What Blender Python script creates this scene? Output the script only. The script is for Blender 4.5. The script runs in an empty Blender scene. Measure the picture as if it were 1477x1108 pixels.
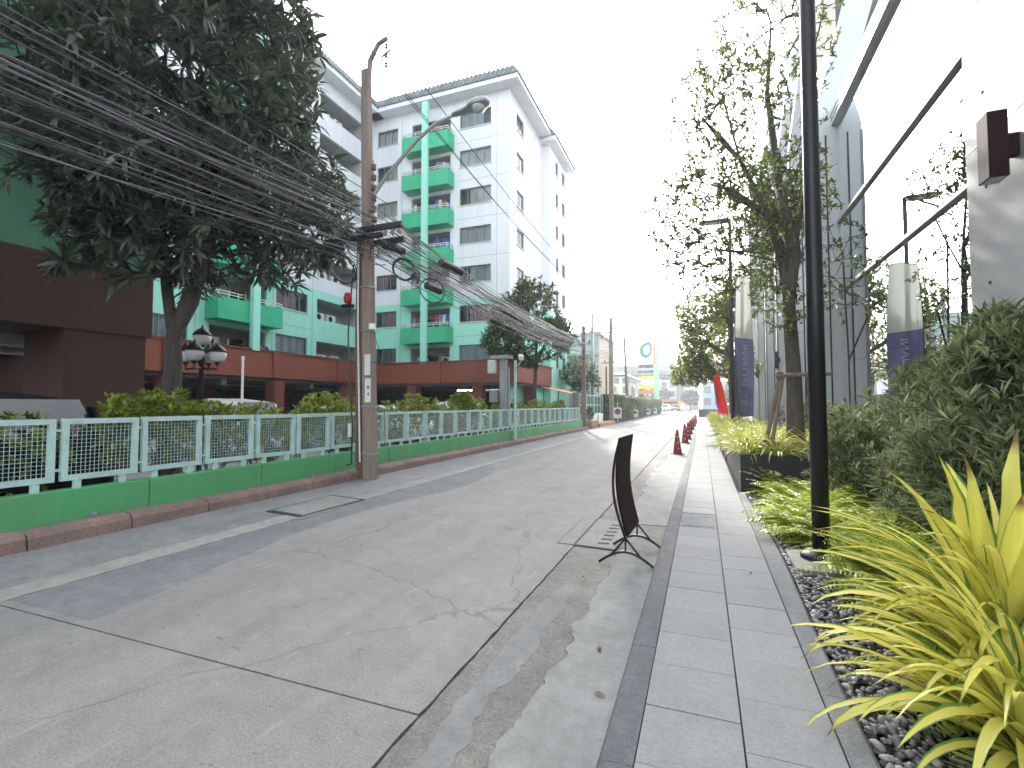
import bpy, bmesh, math, random
import numpy as np
from mathutils import Vector, Matrix

# ------------------------------------------------------------------ camera, sky, sun, exposure
scene = bpy.context.scene
cam_data = bpy.data.cameras.new('camera')
cam = bpy.data.objects.new('camera', cam_data)
scene.collection.objects.link(cam)
scene.camera = cam
cam.location = (0, 0, 1.5)
cam.rotation_euler = (math.radians(90 + 2.42), 0, math.radians(21.12))
cam_data.sensor_width = 36
cam_data.lens = 36 * 710 / 1477
cam_data.clip_start = 0.05
cam_data.clip_end = 3000

SUN_EL = math.radians(29.2)
SUN_AZ = math.radians(-17.6)          # measured from +Y towards +X
world = bpy.data.worlds.new('World')
scene.world = world
world.use_nodes = True
wn, wl = world.node_tree.nodes, world.node_tree.links
bg = wn['Background']
sky = wn.new('ShaderNodeTexSky')
sky.sky_type = 'NISHITA'
sky.sun_disc = False
sky.sun_elevation = SUN_EL
sky.sun_rotation = SUN_AZ
sky.air_density = 1.2
sky.dust_density = 2.6
sky.ozone_density = 1.0
# thin bright cloud veil over the whole dome, with open blue gaps
tc = wn.new('ShaderNodeTexCoord')
mp = wn.new('ShaderNodeMapping'); mp.inputs['Scale'].default_value = (1.0, 1.0, 2.2); mp.inputs['Location'].default_value = (0.35, 0.1, 0.2)
nz = wn.new('ShaderNodeTexNoise'); nz.inputs['Scale'].default_value = 2.1; nz.inputs['Detail'].default_value = 7; nz.inputs['Roughness'].default_value = 0.52
rp = wn.new('ShaderNodeValToRGB'); rp.color_ramp.elements[0].position = 0.36; rp.color_ramp.elements[1].position = 0.56
hs = wn.new('ShaderNodeHueSaturation'); hs.inputs['Saturation'].default_value = 0.10; hs.inputs['Value'].default_value = 1.6
mx = wn.new('ShaderNodeMix'); mx.data_type = 'RGBA'
wl.new(tc.outputs['Generated'], mp.inputs['Vector']); wl.new(mp.outputs['Vector'], nz.inputs['Vector'])
wl.new(nz.outputs['Fac'], rp.inputs['Fac']); wl.new(sky.outputs['Color'], hs.inputs['Color'])
wl.new(rp.outputs['Color'], mx.inputs['Factor']); wl.new(sky.outputs['Color'], mx.inputs['A']); wl.new(hs.outputs['Color'], mx.inputs['B'])
wl.new(mx.outputs['Result'], bg.inputs['Color'])
bg.inputs['Strength'].default_value = 0.15

sun_data = bpy.data.lights.new('sun', 'SUN')
sun_data.energy = 2.0
sun_data.angle = math.radians(1.5)
sun_data.color = (1.0, 0.95, 0.87)
sun = bpy.data.objects.new('sun', sun_data)
scene.collection.objects.link(sun)
SUN_VEC = Vector((math.sin(SUN_AZ) * math.cos(SUN_EL), math.cos(SUN_AZ) * math.cos(SUN_EL), math.sin(SUN_EL)))
sun.rotation_euler = SUN_VEC.to_track_quat('Z', 'Y').to_euler()
sun.location = (0, 0, 60)

vs = scene.view_settings
vs.view_transform = 'Standard'; vs.look = 'None'; vs.gamma = 1; vs.use_curve_mapping = False
vs.exposure = 1.85
cy = scene.cycles
cy.max_bounces = 8; cy.diffuse_bounces = 4; cy.glossy_bounces = 4; cy.transmission_bounces = 4; cy.transparent_max_bounces = 10
cy.caustics_reflective = False; cy.caustics_refractive = False
cy.sample_clamp_indirect = 6
cy.use_denoising = True

# ------------------------------------------------------------------ helpers
rng = np.random.default_rng(7)
random.seed(7)
COL = scene.collection
R = math.radians

def link(o, parent=None):
    COL.objects.link(o)
    if parent is not None:
        o.parent = parent
    return o

def tag(o, label=None, cat=None, group=None, kind=None):
    if label: o['label'] = label
    if cat: o['category'] = cat
    if group: o['group'] = group
    if kind: o['kind'] = kind
    return o

def thing(name, loc, label, cat, group=None, rz=0):
    o = bpy.data.objects.new(name, None)
    o.empty_display_size = 0.2
    COL.objects.link(o)
    o.location = loc
    o.rotation_euler = (0, 0, rz)
    return tag(o, label, cat, group)

def wloc(o):
    v = Vector((0, 0, 0))
    while o is not None:
        v += o.location
        o = o.parent
    return v

def copy_tree(o, parent=None):
    c = o.copy()
    COL.objects.link(c)
    c.parent = parent
    for ch in list(o.children):
        copy_tree(ch, c)
    return c

def place(proto, used, loc, rz=0, label=None, scale=None):
    """first call moves the prototype itself, later calls copy it"""
    if not used:
        o = proto; used.append(1)
    else:
        o = copy_tree(proto)
    o.location = loc
    o.rotation_euler = (0, 0, rz)
    if scale: o.scale = (scale, scale, scale)
    if label: o['label'] = label
    return o

class MB:
    def __init__(s):
        s.v = []; s.f = []; s.m = []; s.uv = None; s.cm = 0
    def add(s, vs, fs):
        b = len(s.v)
        s.v.extend([tuple(p) for p in vs])
        for f in fs:
            s.f.append(tuple(b + i for i in f)); s.m.append(s.cm)
        return s
    def box(s, x0, x1, y0, y1, z0, z1):
        if x0 > x1: x0, x1 = x1, x0
        if y0 > y1: y0, y1 = y1, y0
        if z0 > z1: z0, z1 = z1, z0
        return s.add([(x0, y0, z0), (x1, y0, z0), (x1, y1, z0), (x0, y1, z0), (x0, y0, z1), (x1, y0, z1), (x1, y1, z1), (x0, y1, z1)],
                     [(3, 2, 1, 0), (4, 5, 6, 7), (0, 1, 5, 4), (1, 2, 6, 5), (2, 3, 7, 6), (3, 0, 4, 7)])
    def obox(s, c, sx, sy, sz, M=None):
        """box centred at c with full sizes, rotated by M"""
        M = M or Matrix.Identity(3)
        c = Vector(c)
        vs = []
        for dz in (-.5, .5):
            for dx, dy in ((-.5, -.5), (.5, -.5), (.5, .5), (-.5, .5)):
                vs.append(c + M @ Vector((dx * sx, dy * sy, dz * sz)))
        return s.add(vs, [(3, 2, 1, 0), (4, 5, 6, 7), (0, 1, 5, 4), (1, 2, 6, 5), (2, 3, 7, 6), (3, 0, 4, 7)])
    def bar(s, a, b, w, h=None):
        """square bar between two points"""
        h = h or w
        a = Vector(a); b = Vector(b); d = (b - a); L = d.length; d.normalize()
        up = Vector((0, 0, 1)) if abs(d.z) < .95 else Vector((0, 1, 0))
        x = d.cross(up).normalized(); y = x.cross(d).normalized()
        vs = []
        for p in (a, b):
            for i, j in ((-1, -1), (1, -1), (1, 1), (-1, 1)):
                vs.append(p + x * (i * w / 2) + y * (j * h / 2))
        return s.add(vs, [(0, 1, 2, 3), (7, 6, 5, 4), (0, 4, 5, 1), (1, 5, 6, 2), (2, 6, 7, 3), (3, 7, 4, 0)])
    def tube(s, pts, rad, n=6, cap=True, closed=False):
        pts = [Vector(p) for p in pts]
        k = len(pts)
        rad = [rad] * k if not hasattr(rad, '__len__') else rad
        vs = []; fs = []
        ref = None
        for i, p in enumerate(pts):
            if closed:
                d = pts[(i + 1) % k] - pts[i - 1]
            else:
                d = pts[min(i + 1, k - 1)] - pts[max(i - 1, 0)]
            if d.length < 1e-9: d = Vector((0, 0, 1))
            d.normalize()
            if ref is None:
                ref = Vector((0, 0, 1)) if abs(d.z) < .9 else Vector((1, 0, 0))
            x = d.cross(ref)
            if x.length < 1e-4: x = d.orthogonal()
            x.normalize(); y = d.cross(x)
            ref = -y if False else ref
            for j in range(n):
                a = 2 * math.pi * j / n
                vs.append(p + (x * math.cos(a) + y * math.sin(a)) * rad[i])
        last = k if closed else k - 1
        for i in range(last):
            for j in range(n):
                a = i * n + j; b = i * n + (j + 1) % n
                c = ((i + 1) % k) * n + (j + 1) % n; d_ = ((i + 1) % k) * n + j
                fs.append((a, b, c, d_))
        if cap and not closed:
            fs.append(tuple(range(n - 1, -1, -1)))
            fs.append(tuple((k - 1) * n + j for j in range(n)))
        return s.add(vs, fs)
    def lathe(s, prof, c=(0, 0, 0), n=16, axis='Z'):
        """prof: list of (r, h)"""
        vs = []; fs = []
        for r, h in prof:
            for j in range(n):
                a = 2 * math.pi * j / n
                p = (r * math.cos(a), r * math.sin(a), h)
                if axis == 'X': p = (h, r * math.cos(a), r * math.sin(a))
                if axis == 'Y': p = (r * math.sin(a), h, r * math.cos(a))
                vs.append((p[0] + c[0], p[1] + c[1], p[2] + c[2]))
        for i in range(len(prof) - 1):
            for j in range(n):
                fs.append((i * n + j, i * n + (j + 1) % n, (i + 1) * n + (j + 1) % n, (i + 1) * n + j))
        if prof[0][0] > 1e-5: fs.append(tuple(range(n - 1, -1, -1)))
        if prof[-1][0] > 1e-5: fs.append(tuple((len(prof) - 1) * n + j for j in range(n)))
        return s.add(vs, fs)
    def prism(s, poly, z0, z1):
        n = len(poly)
        vs = [(x, y, z0) for x, y in poly] + [(x, y, z1) for x, y in poly]
        fs = [tuple(range(n - 1, -1, -1)), tuple(range(n, 2 * n))]
        for i in range(n):
            j = (i + 1) % n
            fs.append((i, j, n + j, n + i))
        return s.add(vs, fs)
    def xprism(s, poly, y0, y1):
        """polygon in XZ (counter-clockwise), extruded along Y"""
        n = len(poly)
        vs = [(x, y0, z) for x, z in poly] + [(x, y1, z) for x, z in poly]
        fs = [tuple(range(n)), tuple(range(2 * n - 1, n - 1, -1))]
        for i in range(n):
            j = (i + 1) % n
            fs.append((j, i, n + i, n + j))
        return s.add(vs, fs)
    def loft(s, rings, cap=True):
        n = len(rings[0]); vs = [p for r in rings for p in r]; fs = []
        for i in range(len(rings) - 1):
            for j in range(n):
                fs.append((i * n + j, i * n + (j + 1) % n, (i + 1) * n + (j + 1) % n, (i + 1) * n + j))
        if cap:
            fs.append(tuple(range(n - 1, -1, -1))); fs.append(tuple((len(rings) - 1) * n + j for j in range(n)))
        return s.add(vs, fs)
    def mesh(s, name, mats, off=None, smooth=False):
        me = bpy.data.meshes.new(name)
        v = s.v
        if off is not None:
            v = [(p[0] - off.x, p[1] - off.y, p[2] - off.z) for p in v]
        me.from_pydata(v, [], s.f)
        mats = mats if isinstance(mats, (list, tuple)) else [mats]
        for m in mats: me.materials.append(m)
        if len(mats) > 1: me.polygons.foreach_set('material_index', s.m)
        if smooth: me.polygons.foreach_set('use_smooth', [True] * len(s.f))
        me.update()
        return me
    def build(s, name, mats, parent=None, smooth=False, world=True, bevel=0):
        off = wloc(parent) if (parent is not None and world) else None
        me = s.mesh(name, mats, off, smooth)
        o = bpy.data.objects.new(name, me)
        link(o, parent)
        if bevel:
            b = o.modifiers.new('bevel', 'BEVEL'); b.width = bevel; b.segments = 2; b.limit_method = 'ANGLE'
        return o

def solo(mb, name, mats, loc, label, cat, group=None, smooth=False, bevel=0):
    """a thing that is one mesh, origin at its base"""
    me = mb.mesh(name, mats, Vector(loc), smooth)
    o = bpy.data.objects.new(name, me); link(o); o.location = loc
    if bevel:
        b = o.modifiers.new('bevel', 'BEVEL'); b.width = bevel; b.segments = 2; b.limit_method = 'ANGLE'
    return tag(o, label, cat, group)

def share(me, name, parent=None, loc=(0, 0, 0), rz=0, world=True):
    o = bpy.data.objects.new(name, me)
    link(o, parent)
    l = Vector(loc)
    if parent is not None and world: l = l - wloc(parent)
    o.location = l; o.rotation_euler = (0, 0, rz)
    return o

def np_mesh(name, verts, faces_flat, loop_tot, mat, uv=None, smooth=False):
    """fast mesh from numpy: verts (n,3), faces_flat indices, loop_tot per face"""
    me = bpy.data.meshes.new(name)
    me.vertices.add(len(verts)); me.vertices.foreach_set('co', np.asarray(verts, np.float32).ravel())
    me.loops.add(len(faces_flat)); me.loops.foreach_set('vertex_index', np.asarray(faces_flat, np.int32))
    lt = np.asarray(loop_tot, np.int32); ls = np.concatenate([[0], np.cumsum(lt)[:-1]]).astype(np.int32)
    me.polygons.add(len(lt)); me.polygons.foreach_set('loop_start', ls); me.polygons.foreach_set('loop_total', lt)
    if smooth: me.polygons.foreach_set('use_smooth', np.ones(len(lt), bool))
    if uv is not None:
        l = me.uv_layers.new(name='UVMap'); l.data.foreach_set('uv', np.asarray(uv, np.float32)[np.asarray(faces_flat)].ravel())
    me.update(); me.validate()
    me.materials.append(mat)
    return me

# ------------------------------------------------------------------ materials
def nodes(name):
    m = bpy.data.materials.new(name); m.use_nodes = True
    nt = m.node_tree
    return m, nt, nt.nodes, nt.links, nt.nodes['Principled BSDF']

def noise_ramp(n, l, vec, scale, lo, hi, detail=6, rough=.6):
    t = n.new('ShaderNodeTexNoise'); t.inputs['Scale'].default_value = scale; t.inputs['Detail'].default_value = detail; t.inputs['Roughness'].default_value = rough
    l.new(vec, t.inputs['Vector'])
    r = n.new('ShaderNodeMapRange'); r.inputs['From Min'].default_value = .3; r.inputs['From Max'].default_value = .7
    r.inputs['To Min'].default_value = lo; r.inputs['To Max'].default_value = hi
    l.new(t.outputs['Fac'], r.inputs['Value'])
    return r.outputs['Result'], t.outputs['Fac']

def surf(name, col, rough=.7, var=.15, scale=3.0, fine=40, finevar=.1, bump=.0, metal=0, spec=.4, streak=None, dirt=None, dirtcol=(.1, .09, .08)):
    """base colour modulated by two noises in world space, optional vertical streaks and dirt blotches"""
    m, nt, n, l, b = nodes(name)
    g = n.new('ShaderNodeNewGeometry')
    vec = g.outputs['Position']
    if streak:
        mpn = n.new('ShaderNodeMapping'); mpn.inputs['Scale'].default_value = streak
        l.new(vec, mpn.inputs['Vector']); v2 = mpn.outputs['Vector']
    else:
        v2 = vec
    a, _ = noise_ramp(n, l, v2, scale, 1 - var, 1 + var)
    c, f = noise_ramp(n, l, vec, fine, 1 - finevar, 1 + finevar, 3)
    mul = n.new('ShaderNodeMath'); mul.operation = 'MULTIPLY'; l.new(a, mul.inputs[0]); l.new(c, mul.inputs[1])
    rgb = n.new('ShaderNodeRGB'); rgb.outputs[0].default_value = (*col, 1)
    vm = n.new('ShaderNodeVectorMath'); vm.operation = 'SCALE'
    l.new(rgb.outputs[0], vm.inputs[0]); l.new(mul.outputs[0], vm.inputs['Scale'])
    out = vm.outputs[0]
    if dirt:
        d, _ = noise_ramp(n, l, v2, dirt[0], 0, 1, 8, .7)
        pw = n.new('ShaderNodeMath'); pw.operation = 'MULTIPLY'; pw.use_clamp = True; l.new(d, pw.inputs[0]); pw.inputs[1].default_value = dirt[1]
        mix = n.new('ShaderNodeMix'); mix.data_type = 'RGBA'
        l.new(pw.outputs[0], mix.inputs['Factor']); l.new(out, mix.inputs['A']); mix.inputs['B'].default_value = (*dirtcol, 1)
        out = mix.outputs['Result']
    l.new(out, b.inputs['Base Color'])
    b.inputs['Roughness'].default_value = rough; b.inputs['Metallic'].default_value = metal
    b.inputs['Specular IOR Level'].default_value = spec
    if bump:
        bp = n.new('ShaderNodeBump'); bp.inputs['Strength'].default_value = bump; bp.inputs['Distance'].default_value = .02
        l.new(f, bp.inputs['Height']); l.new(bp.outputs['Normal'], b.inputs['Normal'])
    return m

def leafmat(name, c1, c2, rough=.45, trans=.35, tcol=None, spec=.35):
    """leaf: colour differs from leaf to leaf (random per island), light passes through"""
    m, nt, n, l, b = nodes(name)
    g = n.new('ShaderNodeNewGeometry')
    rp = n.new('ShaderNodeMix'); rp.data_type = 'RGBA'
    rp.inputs['A'].default_value = (*c1, 1); rp.inputs['B'].default_value = (*c2, 1)
    l.new(g.outputs['Random Per Island'], rp.inputs['Factor'])
    l.new(rp.outputs['Result'], b.inputs['Base Color'])
    b.inputs['Roughness'].default_value = rough; b.inputs['Specular IOR Level'].default_value = spec
    t = n.new('ShaderNodeBsdfTranslucent')
    hv = n.new('ShaderNodeHueSaturation'); hv.inputs['Saturation'].default_value = 1.15; hv.inputs['Value'].default_value = 1.5; hv.inputs['Hue'].default_value = .48
    l.new(rp.outputs['Result'], hv.inputs['Color']); l.new(hv.outputs['Color'], t.inputs['Color'])
    ms = n.new('ShaderNodeMixShader'); ms.inputs['Fac'].default_value = trans
    l.new(b.outputs[0], ms.inputs[1]); l.new(t.outputs[0], ms.inputs[2])
    l.new(ms.outputs[0], n['Material Output'].inputs['Surface'])
    return m

def bladeleaf(name, mid, edge, lo=.30, rough=.4, trans=.3):
    """strap leaf with pale middle band and green margins (u runs across the leaf)"""
    m, nt, n, l, b = nodes(name)
    uv = n.new('ShaderNodeUVMap'); sp = n.new('ShaderNodeSeparateXYZ'); l.new(uv.outputs['UV'], sp.inputs[0])
    s = n.new('ShaderNodeMath'); s.operation = 'SUBTRACT'; l.new(sp.outputs['X'], s.inputs[0]); s.inputs[1].default_value = .5
    a = n.new('ShaderNodeMath'); a.operation = 'ABSOLUTE'; l.new(s.outputs[0], a.inputs[0])
    g = n.new('ShaderNodeNewGeometry'); oi = n.new('ShaderNodeObjectInfo')
    ad = n.new('ShaderNodeMath'); ad.operation = 'ADD'; l.new(g.outputs['Random Per Island'], ad.inputs[0]); l.new(oi.outputs['Random'], ad.inputs[1])
    fr = n.new('ShaderNodeMath'); fr.operation = 'FRACT'; l.new(ad.outputs[0], fr.inputs[0])
    w = n.new('ShaderNodeMapRange'); l.new(fr.outputs[0], w.inputs['Value']); w.inputs['To Min'].default_value = lo - .12; w.inputs['To Max'].default_value = lo + .12
    nz_ = n.new('ShaderNodeTexNoise'); nz_.inputs['Scale'].default_value = 60
    st = n.new('ShaderNodeMapping'); st.inputs['Scale'].default_value = (1.0, .03, 1); l.new(uv.outputs['UV'], st.inputs['Vector']); l.new(st.outputs['Vector'], nz_.inputs['Vector'])
    nm = n.new('ShaderNodeMath'); nm.operation = 'MULTIPLY_ADD'; l.new(nz_.outputs['Fac'], nm.inputs[0]); nm.inputs[1].default_value = .22; l.new(a.outputs[0], nm.inputs[2])
    sb = n.new('ShaderNodeMath'); sb.operation = 'SUBTRACT'; l.new(nm.outputs[0], sb.inputs[0]); l.new(w.outputs['Result'], sb.inputs[1])
    mr = n.new('ShaderNodeMapRange'); l.new(sb.outputs[0], mr.inputs['Value']); mr.inputs['From Min'].default_value = .08; mr.inputs['From Max'].default_value = .16
    mx_ = n.new('ShaderNodeMix'); mx_.data_type = 'RGBA'; l.new(mr.outputs['Result'], mx_.inputs['Factor'])
    mx_.inputs['A'].default_value = (*mid, 1); mx_.inputs['B'].default_value = (*edge, 1)
    # pale lines along the leaf, paler or greener from leaf to leaf, dry brown tip on some
    ln = n.new('ShaderNodeMix'); ln.data_type = 'RGBA'; l2 = n.new('ShaderNodeMapRange'); l.new(nz_.outputs['Fac'], l2.inputs['Value']); l2.inputs['From Min'].default_value = .42; l2.inputs['From Max'].default_value = .62; l2.inputs['To Max'].default_value = .75
    l.new(l2.outputs['Result'], ln.inputs['Factor']); ln.inputs['A'].default_value = (*mid, 1); ln.inputs['B'].default_value = (min(1, mid[0] * 1.08), min(1, mid[1] * 1.12), mid[2] * 2.2, 1)
    gm = n.new('ShaderNodeMix'); gm.data_type = 'RGBA'; g2 = n.new('ShaderNodeMapRange'); l.new(fr.outputs[0], g2.inputs['Value']); g2.inputs['From Min'].default_value = .55; g2.inputs['To Max'].default_value = .28
    l.new(g2.outputs['Result'], gm.inputs['Factor']); l.new(ln.outputs['Result'], gm.inputs['A']); gm.inputs['B'].default_value = (edge[0] * 2.0, edge[1] * 1.7, edge[2] * 1.5, 1)
    l.new(gm.outputs['Result'], mx_.inputs['A'])
    tipm = n.new('ShaderNodeMix'); tipm.data_type = 'RGBA'; ta = n.new('ShaderNodeMath'); ta.operation = 'MULTIPLY_ADD'; l.new(fr.outputs[0], ta.inputs[0]); ta.inputs[1].default_value = .14; l.new(sp.outputs['Y'], ta.inputs[2])
    tr_ = n.new('ShaderNodeMapRange'); l.new(ta.outputs[0], tr_.inputs['Value']); tr_.inputs['From Min'].default_value = 1.0; tr_.inputs['From Max'].default_value = 1.07
    l.new(tr_.outputs['Result'], tipm.inputs['Factor']); l.new(mx_.outputs['Result'], tipm.inputs['A']); tipm.inputs['B'].default_value = (.24, .14, .06, 1)
    l.new(tipm.outputs['Result'], b.inputs['Base Color']); b.inputs['Roughness'].default_value = rough
    t = n.new('ShaderNodeBsdfTranslucent'); l.new(tipm.outputs['Result'], t.inputs['Color'])
    ms = n.new('ShaderNodeMixShader'); ms.inputs['Fac'].default_value = trans
    l.new(b.outputs[0], ms.inputs[1]); l.new(t.outputs[0], ms.inputs[2]); l.new(ms.outputs[0], n['Material Output'].inputs['Surface'])
    return m

def glass_pane(name, tint=(.85, .9, .92), refl=(.9, .93, .95)):
    m, nt, n, l, b = nodes(name)
    tr = n.new('ShaderNodeBsdfTransparent'); tr.inputs['Color'].default_value = (*tint, 1)
    gl = n.new('ShaderNodeBsdfGlossy'); gl.inputs['Roughness'].default_value = .03; gl.inputs['Color'].default_value = (*refl, 1)
    fr = n.new('ShaderNodeFresnel'); fr.inputs['IOR'].default_value = 1.6
    ms = n.new('ShaderNodeMixShader'); l.new(fr.outputs[0], ms.inputs['Fac']); l.new(tr.outputs[0], ms.inputs[1]); l.new(gl.outputs[0], ms.inputs[2])
    l.new(ms.outputs[0], n['Material Output'].inputs['Surface'])
    return m

def mirror_glass(name, col=(.72, .77, .8)):
    m, nt, n, l, b = nodes(name)
    b.inputs['Base Color'].default_value = (*col, 1); b.inputs['Metallic'].default_value = 1; b.inputs['Roughness'].default_value = .01
    g = n.new('ShaderNodeNewGeometry')
    t = n.new('ShaderNodeTexNoise'); t.inputs['Scale'].default_value = .5; l.new(g.outputs['Position'], t.inputs['Vector'])
    bp = n.new('ShaderNodeBump'); bp.inputs['Strength'].default_value = .03; bp.inputs['Distance'].default_value = .05
    l.new(t.outputs['Fac'], bp.inputs['Height']); l.new(bp.outputs['Normal'], b.inputs['Normal'])
    return m

def randcol(name, cols, rough=.8, pleat=0):
    """one of several colours, chosen per object"""
    m, nt, n, l, b = nodes(name)
    oi = n.new('ShaderNodeObjectInfo'); cr = n.new('ShaderNodeValToRGB'); cr.color_ramp.interpolation = 'CONSTANT'
    while len(cr.color_ramp.elements) < len(cols): cr.color_ramp.elements.new(.5)
    for i, c in enumerate(cols):
        cr.color_ramp.elements[i].position = i / len(cols); cr.color_ramp.elements[i].color = (*c, 1)
    l.new(oi.outputs['Random'], cr.inputs['Fac'])
    out = cr.outputs['Color']
    l.new(out, b.inputs['Base Color']); b.inputs['Roughness'].default_value = rough
    return m

M = {}
M['mint'] = surf('mint_wall_paint', (.40, .84, .68), .75, .06, .6, 30, .03, streak=(1.6, 1.6, .12), dirt=(1.3, .2), dirtcol=(.22, .36, .30))
M['white'] = surf('white_wall_paint', (.82, .83, .86), .75, .06, .5, 30, .03, streak=(1.6, 1.6, .12), dirt=(1.3, .22), dirtcol=(.40, .41, .42))
M['emerald'] = surf('emerald_balcony_paint', (.045, .48, .25), .6, .08, 1.5, 30, .04, dirt=(2, .1))
M['shaded_green_wall'] = surf('shaded_green_wall_paint', (.08, .26, .16), .75, .12, .8, 25, .05, streak=(1.5, 1.5, .15), dirt=(1.2, .35), dirtcol=(.05, .09, .07))  # green darkened in the colour itself, to carry the shade on the stilted building
M['brown'] = surf('red_brown_wall_paint', (.20, .055, .03), .75, .10, .7, 25, .05, streak=(1, 1, .2), dirt=(1.5, .2))
M['orange_brown'] = surf('orange_brown_wall_paint', (.27, .075, .04), .75, .10, .7, 25, .05, streak=(1, 1, .2), dirt=(1.5, .15))
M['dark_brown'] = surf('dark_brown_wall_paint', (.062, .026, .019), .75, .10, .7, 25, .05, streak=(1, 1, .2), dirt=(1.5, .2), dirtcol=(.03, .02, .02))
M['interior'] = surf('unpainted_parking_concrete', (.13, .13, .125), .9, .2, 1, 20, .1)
M['loggia'] = surf('loggia_plaster', (.42, .42, .41), .85, .1, 1, 20, .05)
M['roof'] = surf('weathered_grey_green_roof_tile', (.19, .215, .205), .85, .2, 1.2, 20, .15)
M['alu'] = surf('dark_bronze_window_frame', (.30, .29, .28), .45, .05, 3, 40, .03)
M['rail'] = surf('pale_rail_paint', (.62, .68, .64), .5, .08, 3, 40, .04)
M['pane'] = glass_pane('window_glass')
M['curtain'] = randcol('curtain_cloth', [(.62, .63, .63), (.50, .56, .64), (.66, .64, .58), (.30, .31, .33), (.55, .36, .37), (.70, .71, .72), (.45, .50, .52), (.58, .58, .57)])
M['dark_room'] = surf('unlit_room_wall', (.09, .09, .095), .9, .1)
M['dark'] = surf('dark_room', (.03, .03, .032), .9, .1)
M['fence'] = surf('pale_aqua_fence_paint', (.56, .79, .76), .45, .08, 4, 60, .06, dirt=(7, .38), dirtcol=(.26, .22, .16))
M['fence_wall'] = surf('green_low_wall_paint', (.095, .43, .17), .6, .10, 1.5, 30, .08, streak=(1, 1, .5), dirt=(2.6, .34), dirtcol=(.17, .22, .13), bump=.15)
M['kerb_red'] = surf('worn_pinkish_kerb', (.30, .20, .17), .9, .25, 1.6, 30, .2, bump=.5, dirt=(3, .45), dirtcol=(.12, .105, .09))
M['wood_pole'] = surf('weathered_pole_concrete', (.31, .245, .205), .9, .18, 3, 30, .12, streak=(4, 4, .4), dirt=(2, .35), dirtcol=(.10, .08, .07), bump=.3)
M['rust'] = surf('rusty_conduit', (.16, .095, .075), .8, .2, 3, 40, .15, streak=(3, 3, .3))
M['cable'] = surf('black_cable_jacket', (.03, .03, .034), .45, .2, 2, 20, .1)
M['cable_grey'] = surf('weathered_grey_cable', (.2, .2, .215), .5, .2, 2, 20, .1)
M['galv'] = surf('galvanised_steel', (.36, .37, .38), .45, .12, 4, 60, .08, metal=.6)
M['black_metal'] = surf('black_powder_coat', (.014, .013, .017), .38, .1, 4, 80, .1)
M['maroon'] = surf('dark_maroon_board_paint', (.022, .007, .009), .7, .15, 4, 40, .1, spec=.15)
M['cone'] = surf('dull_red_cone_plastic', (.30, .035, .03), .55, .15, 5, 60, .1, dirt=(8, .3), dirtcol=(.1, .05, .05))
M['bark'] = surf('grey_brown_bark', (.115, .095, .08), .95, .3, 6, 40, .3, bump=1.0, streak=(3, 3, .6))
M['bark_dark'] = surf('dark_bark', (.075, .065, .06), .95, .3, 6, 40, .3, bump=1.0, streak=(3, 3, .6))
M['bamboo'] = surf('weathered_prop_wood', (.20, .15, .12), .85, .2, 4, 40, .15, streak=(5, 5, .5))
M['planter'] = surf('charcoal_planter', (.020, .020, .024), .55, .15, 2, 50, .1)
M['soil'] = surf('damp_soil', (.045, .035, .028), .95, .3, 8, 60, .3, bump=1)
M['lot'] = surf('car_park_concrete', (.24, .24, .235), .9, .12, .8, 30, .1)
M['ground'] = surf('dusty_ground', (.20, .19, .17), .95, .15, .3, 10, .1)
M['leaf_dark'] = leafmat('dark_broad_leaf', (.045, .065, .045), (.125, .155, .105), .34, .22, spec=.5)
M['leaf_mid'] = leafmat('mid_green_leaf', (.045, .08, .025), (.10, .15, .045), .45, .35)
M['leaf_thin'] = leafmat('thin_grey_green_leaf', (.06, .10, .035), (.15, .19, .065), .45, .5)
M['leaf_fresh'] = leafmat('fresh_green_leaf', (.085, .15, .03), (.23, .25, .06), .45, .42)
M['leaf_hedge'] = leafmat('yellow_green_hedge_leaf', (.09, .17, .03), (.32, .36, .07), .45, .35)
M['leaf_podo'] = leafmat('grey_green_needle_leaf', (.05, .085, .04), (.29, .33, .17), .62, .25, spec=.2)
M['leaf_fern'] = leafmat('bright_fern', (.20, .31, .03), (.46, .50, .07), .5, .35)
M['leaf_clip'] = leafmat('clipped_hedge_leaf', (.05, .10, .025), (.12, .17, .045), .5, .3)
M['blade'] = bladeleaf('variegated_strap_leaf', (.66, .60, .13), (.20, .33, .04), .34)
M['blade_wide'] = bladeleaf('yellow_banded_strap_leaf', (.88, .76, .13), (.15, .30, .05), .37)
M['stem'] = surf('green_stem', (.12, .12, .05), .8)
M['paper'] = surf('white_label_plate', (.75, .75, .73), .6, .05)
M['ink'] = surf('black_print', (.02, .02, .02), .6)
M['signwhite'] = surf('white_sign_face', (.78, .79, .80), .5, .03)
M['signblue'] = surf('blue_sign_print', (.03, .05, .22), .5)
M['signred'] = surf('red_sign_print', (.45, .02, .03), .5)
M['tyre'] = surf('tyre_rubber', (.02, .02, .02), .8)
M['rim'] = surf('alloy_rim', (.45, .45, .46), .35, metal=.8)
M['chrome_lamp'] = surf('clear_lamp_lens', (.6, .62, .65), .1, .02)
M['tail'] = surf('red_lamp_lens', (.35, .015, .01), .2)
M['carglass'] = surf('dark_car_glass', (.02, .025, .03), .05, .02, spec=.8)
def carpaint(name, c):
    m = surf(name, c, .25, .02, 1, 10, .01, spec=.6)
    m.node_tree.nodes['Principled BSDF'].inputs['Coat Weight'].default_value = .25
    return m
for k, c in dict(white=(.75, .75, .76), black=(.012, .012, .016), silver=(.42, .43, .45), red=(.30, .02, .02), blue=(.03, .07, .2), grey=(.13, .14, .15)).items():
    M['car_' + k] = carpaint('car_paint_' + k, c)
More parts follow.
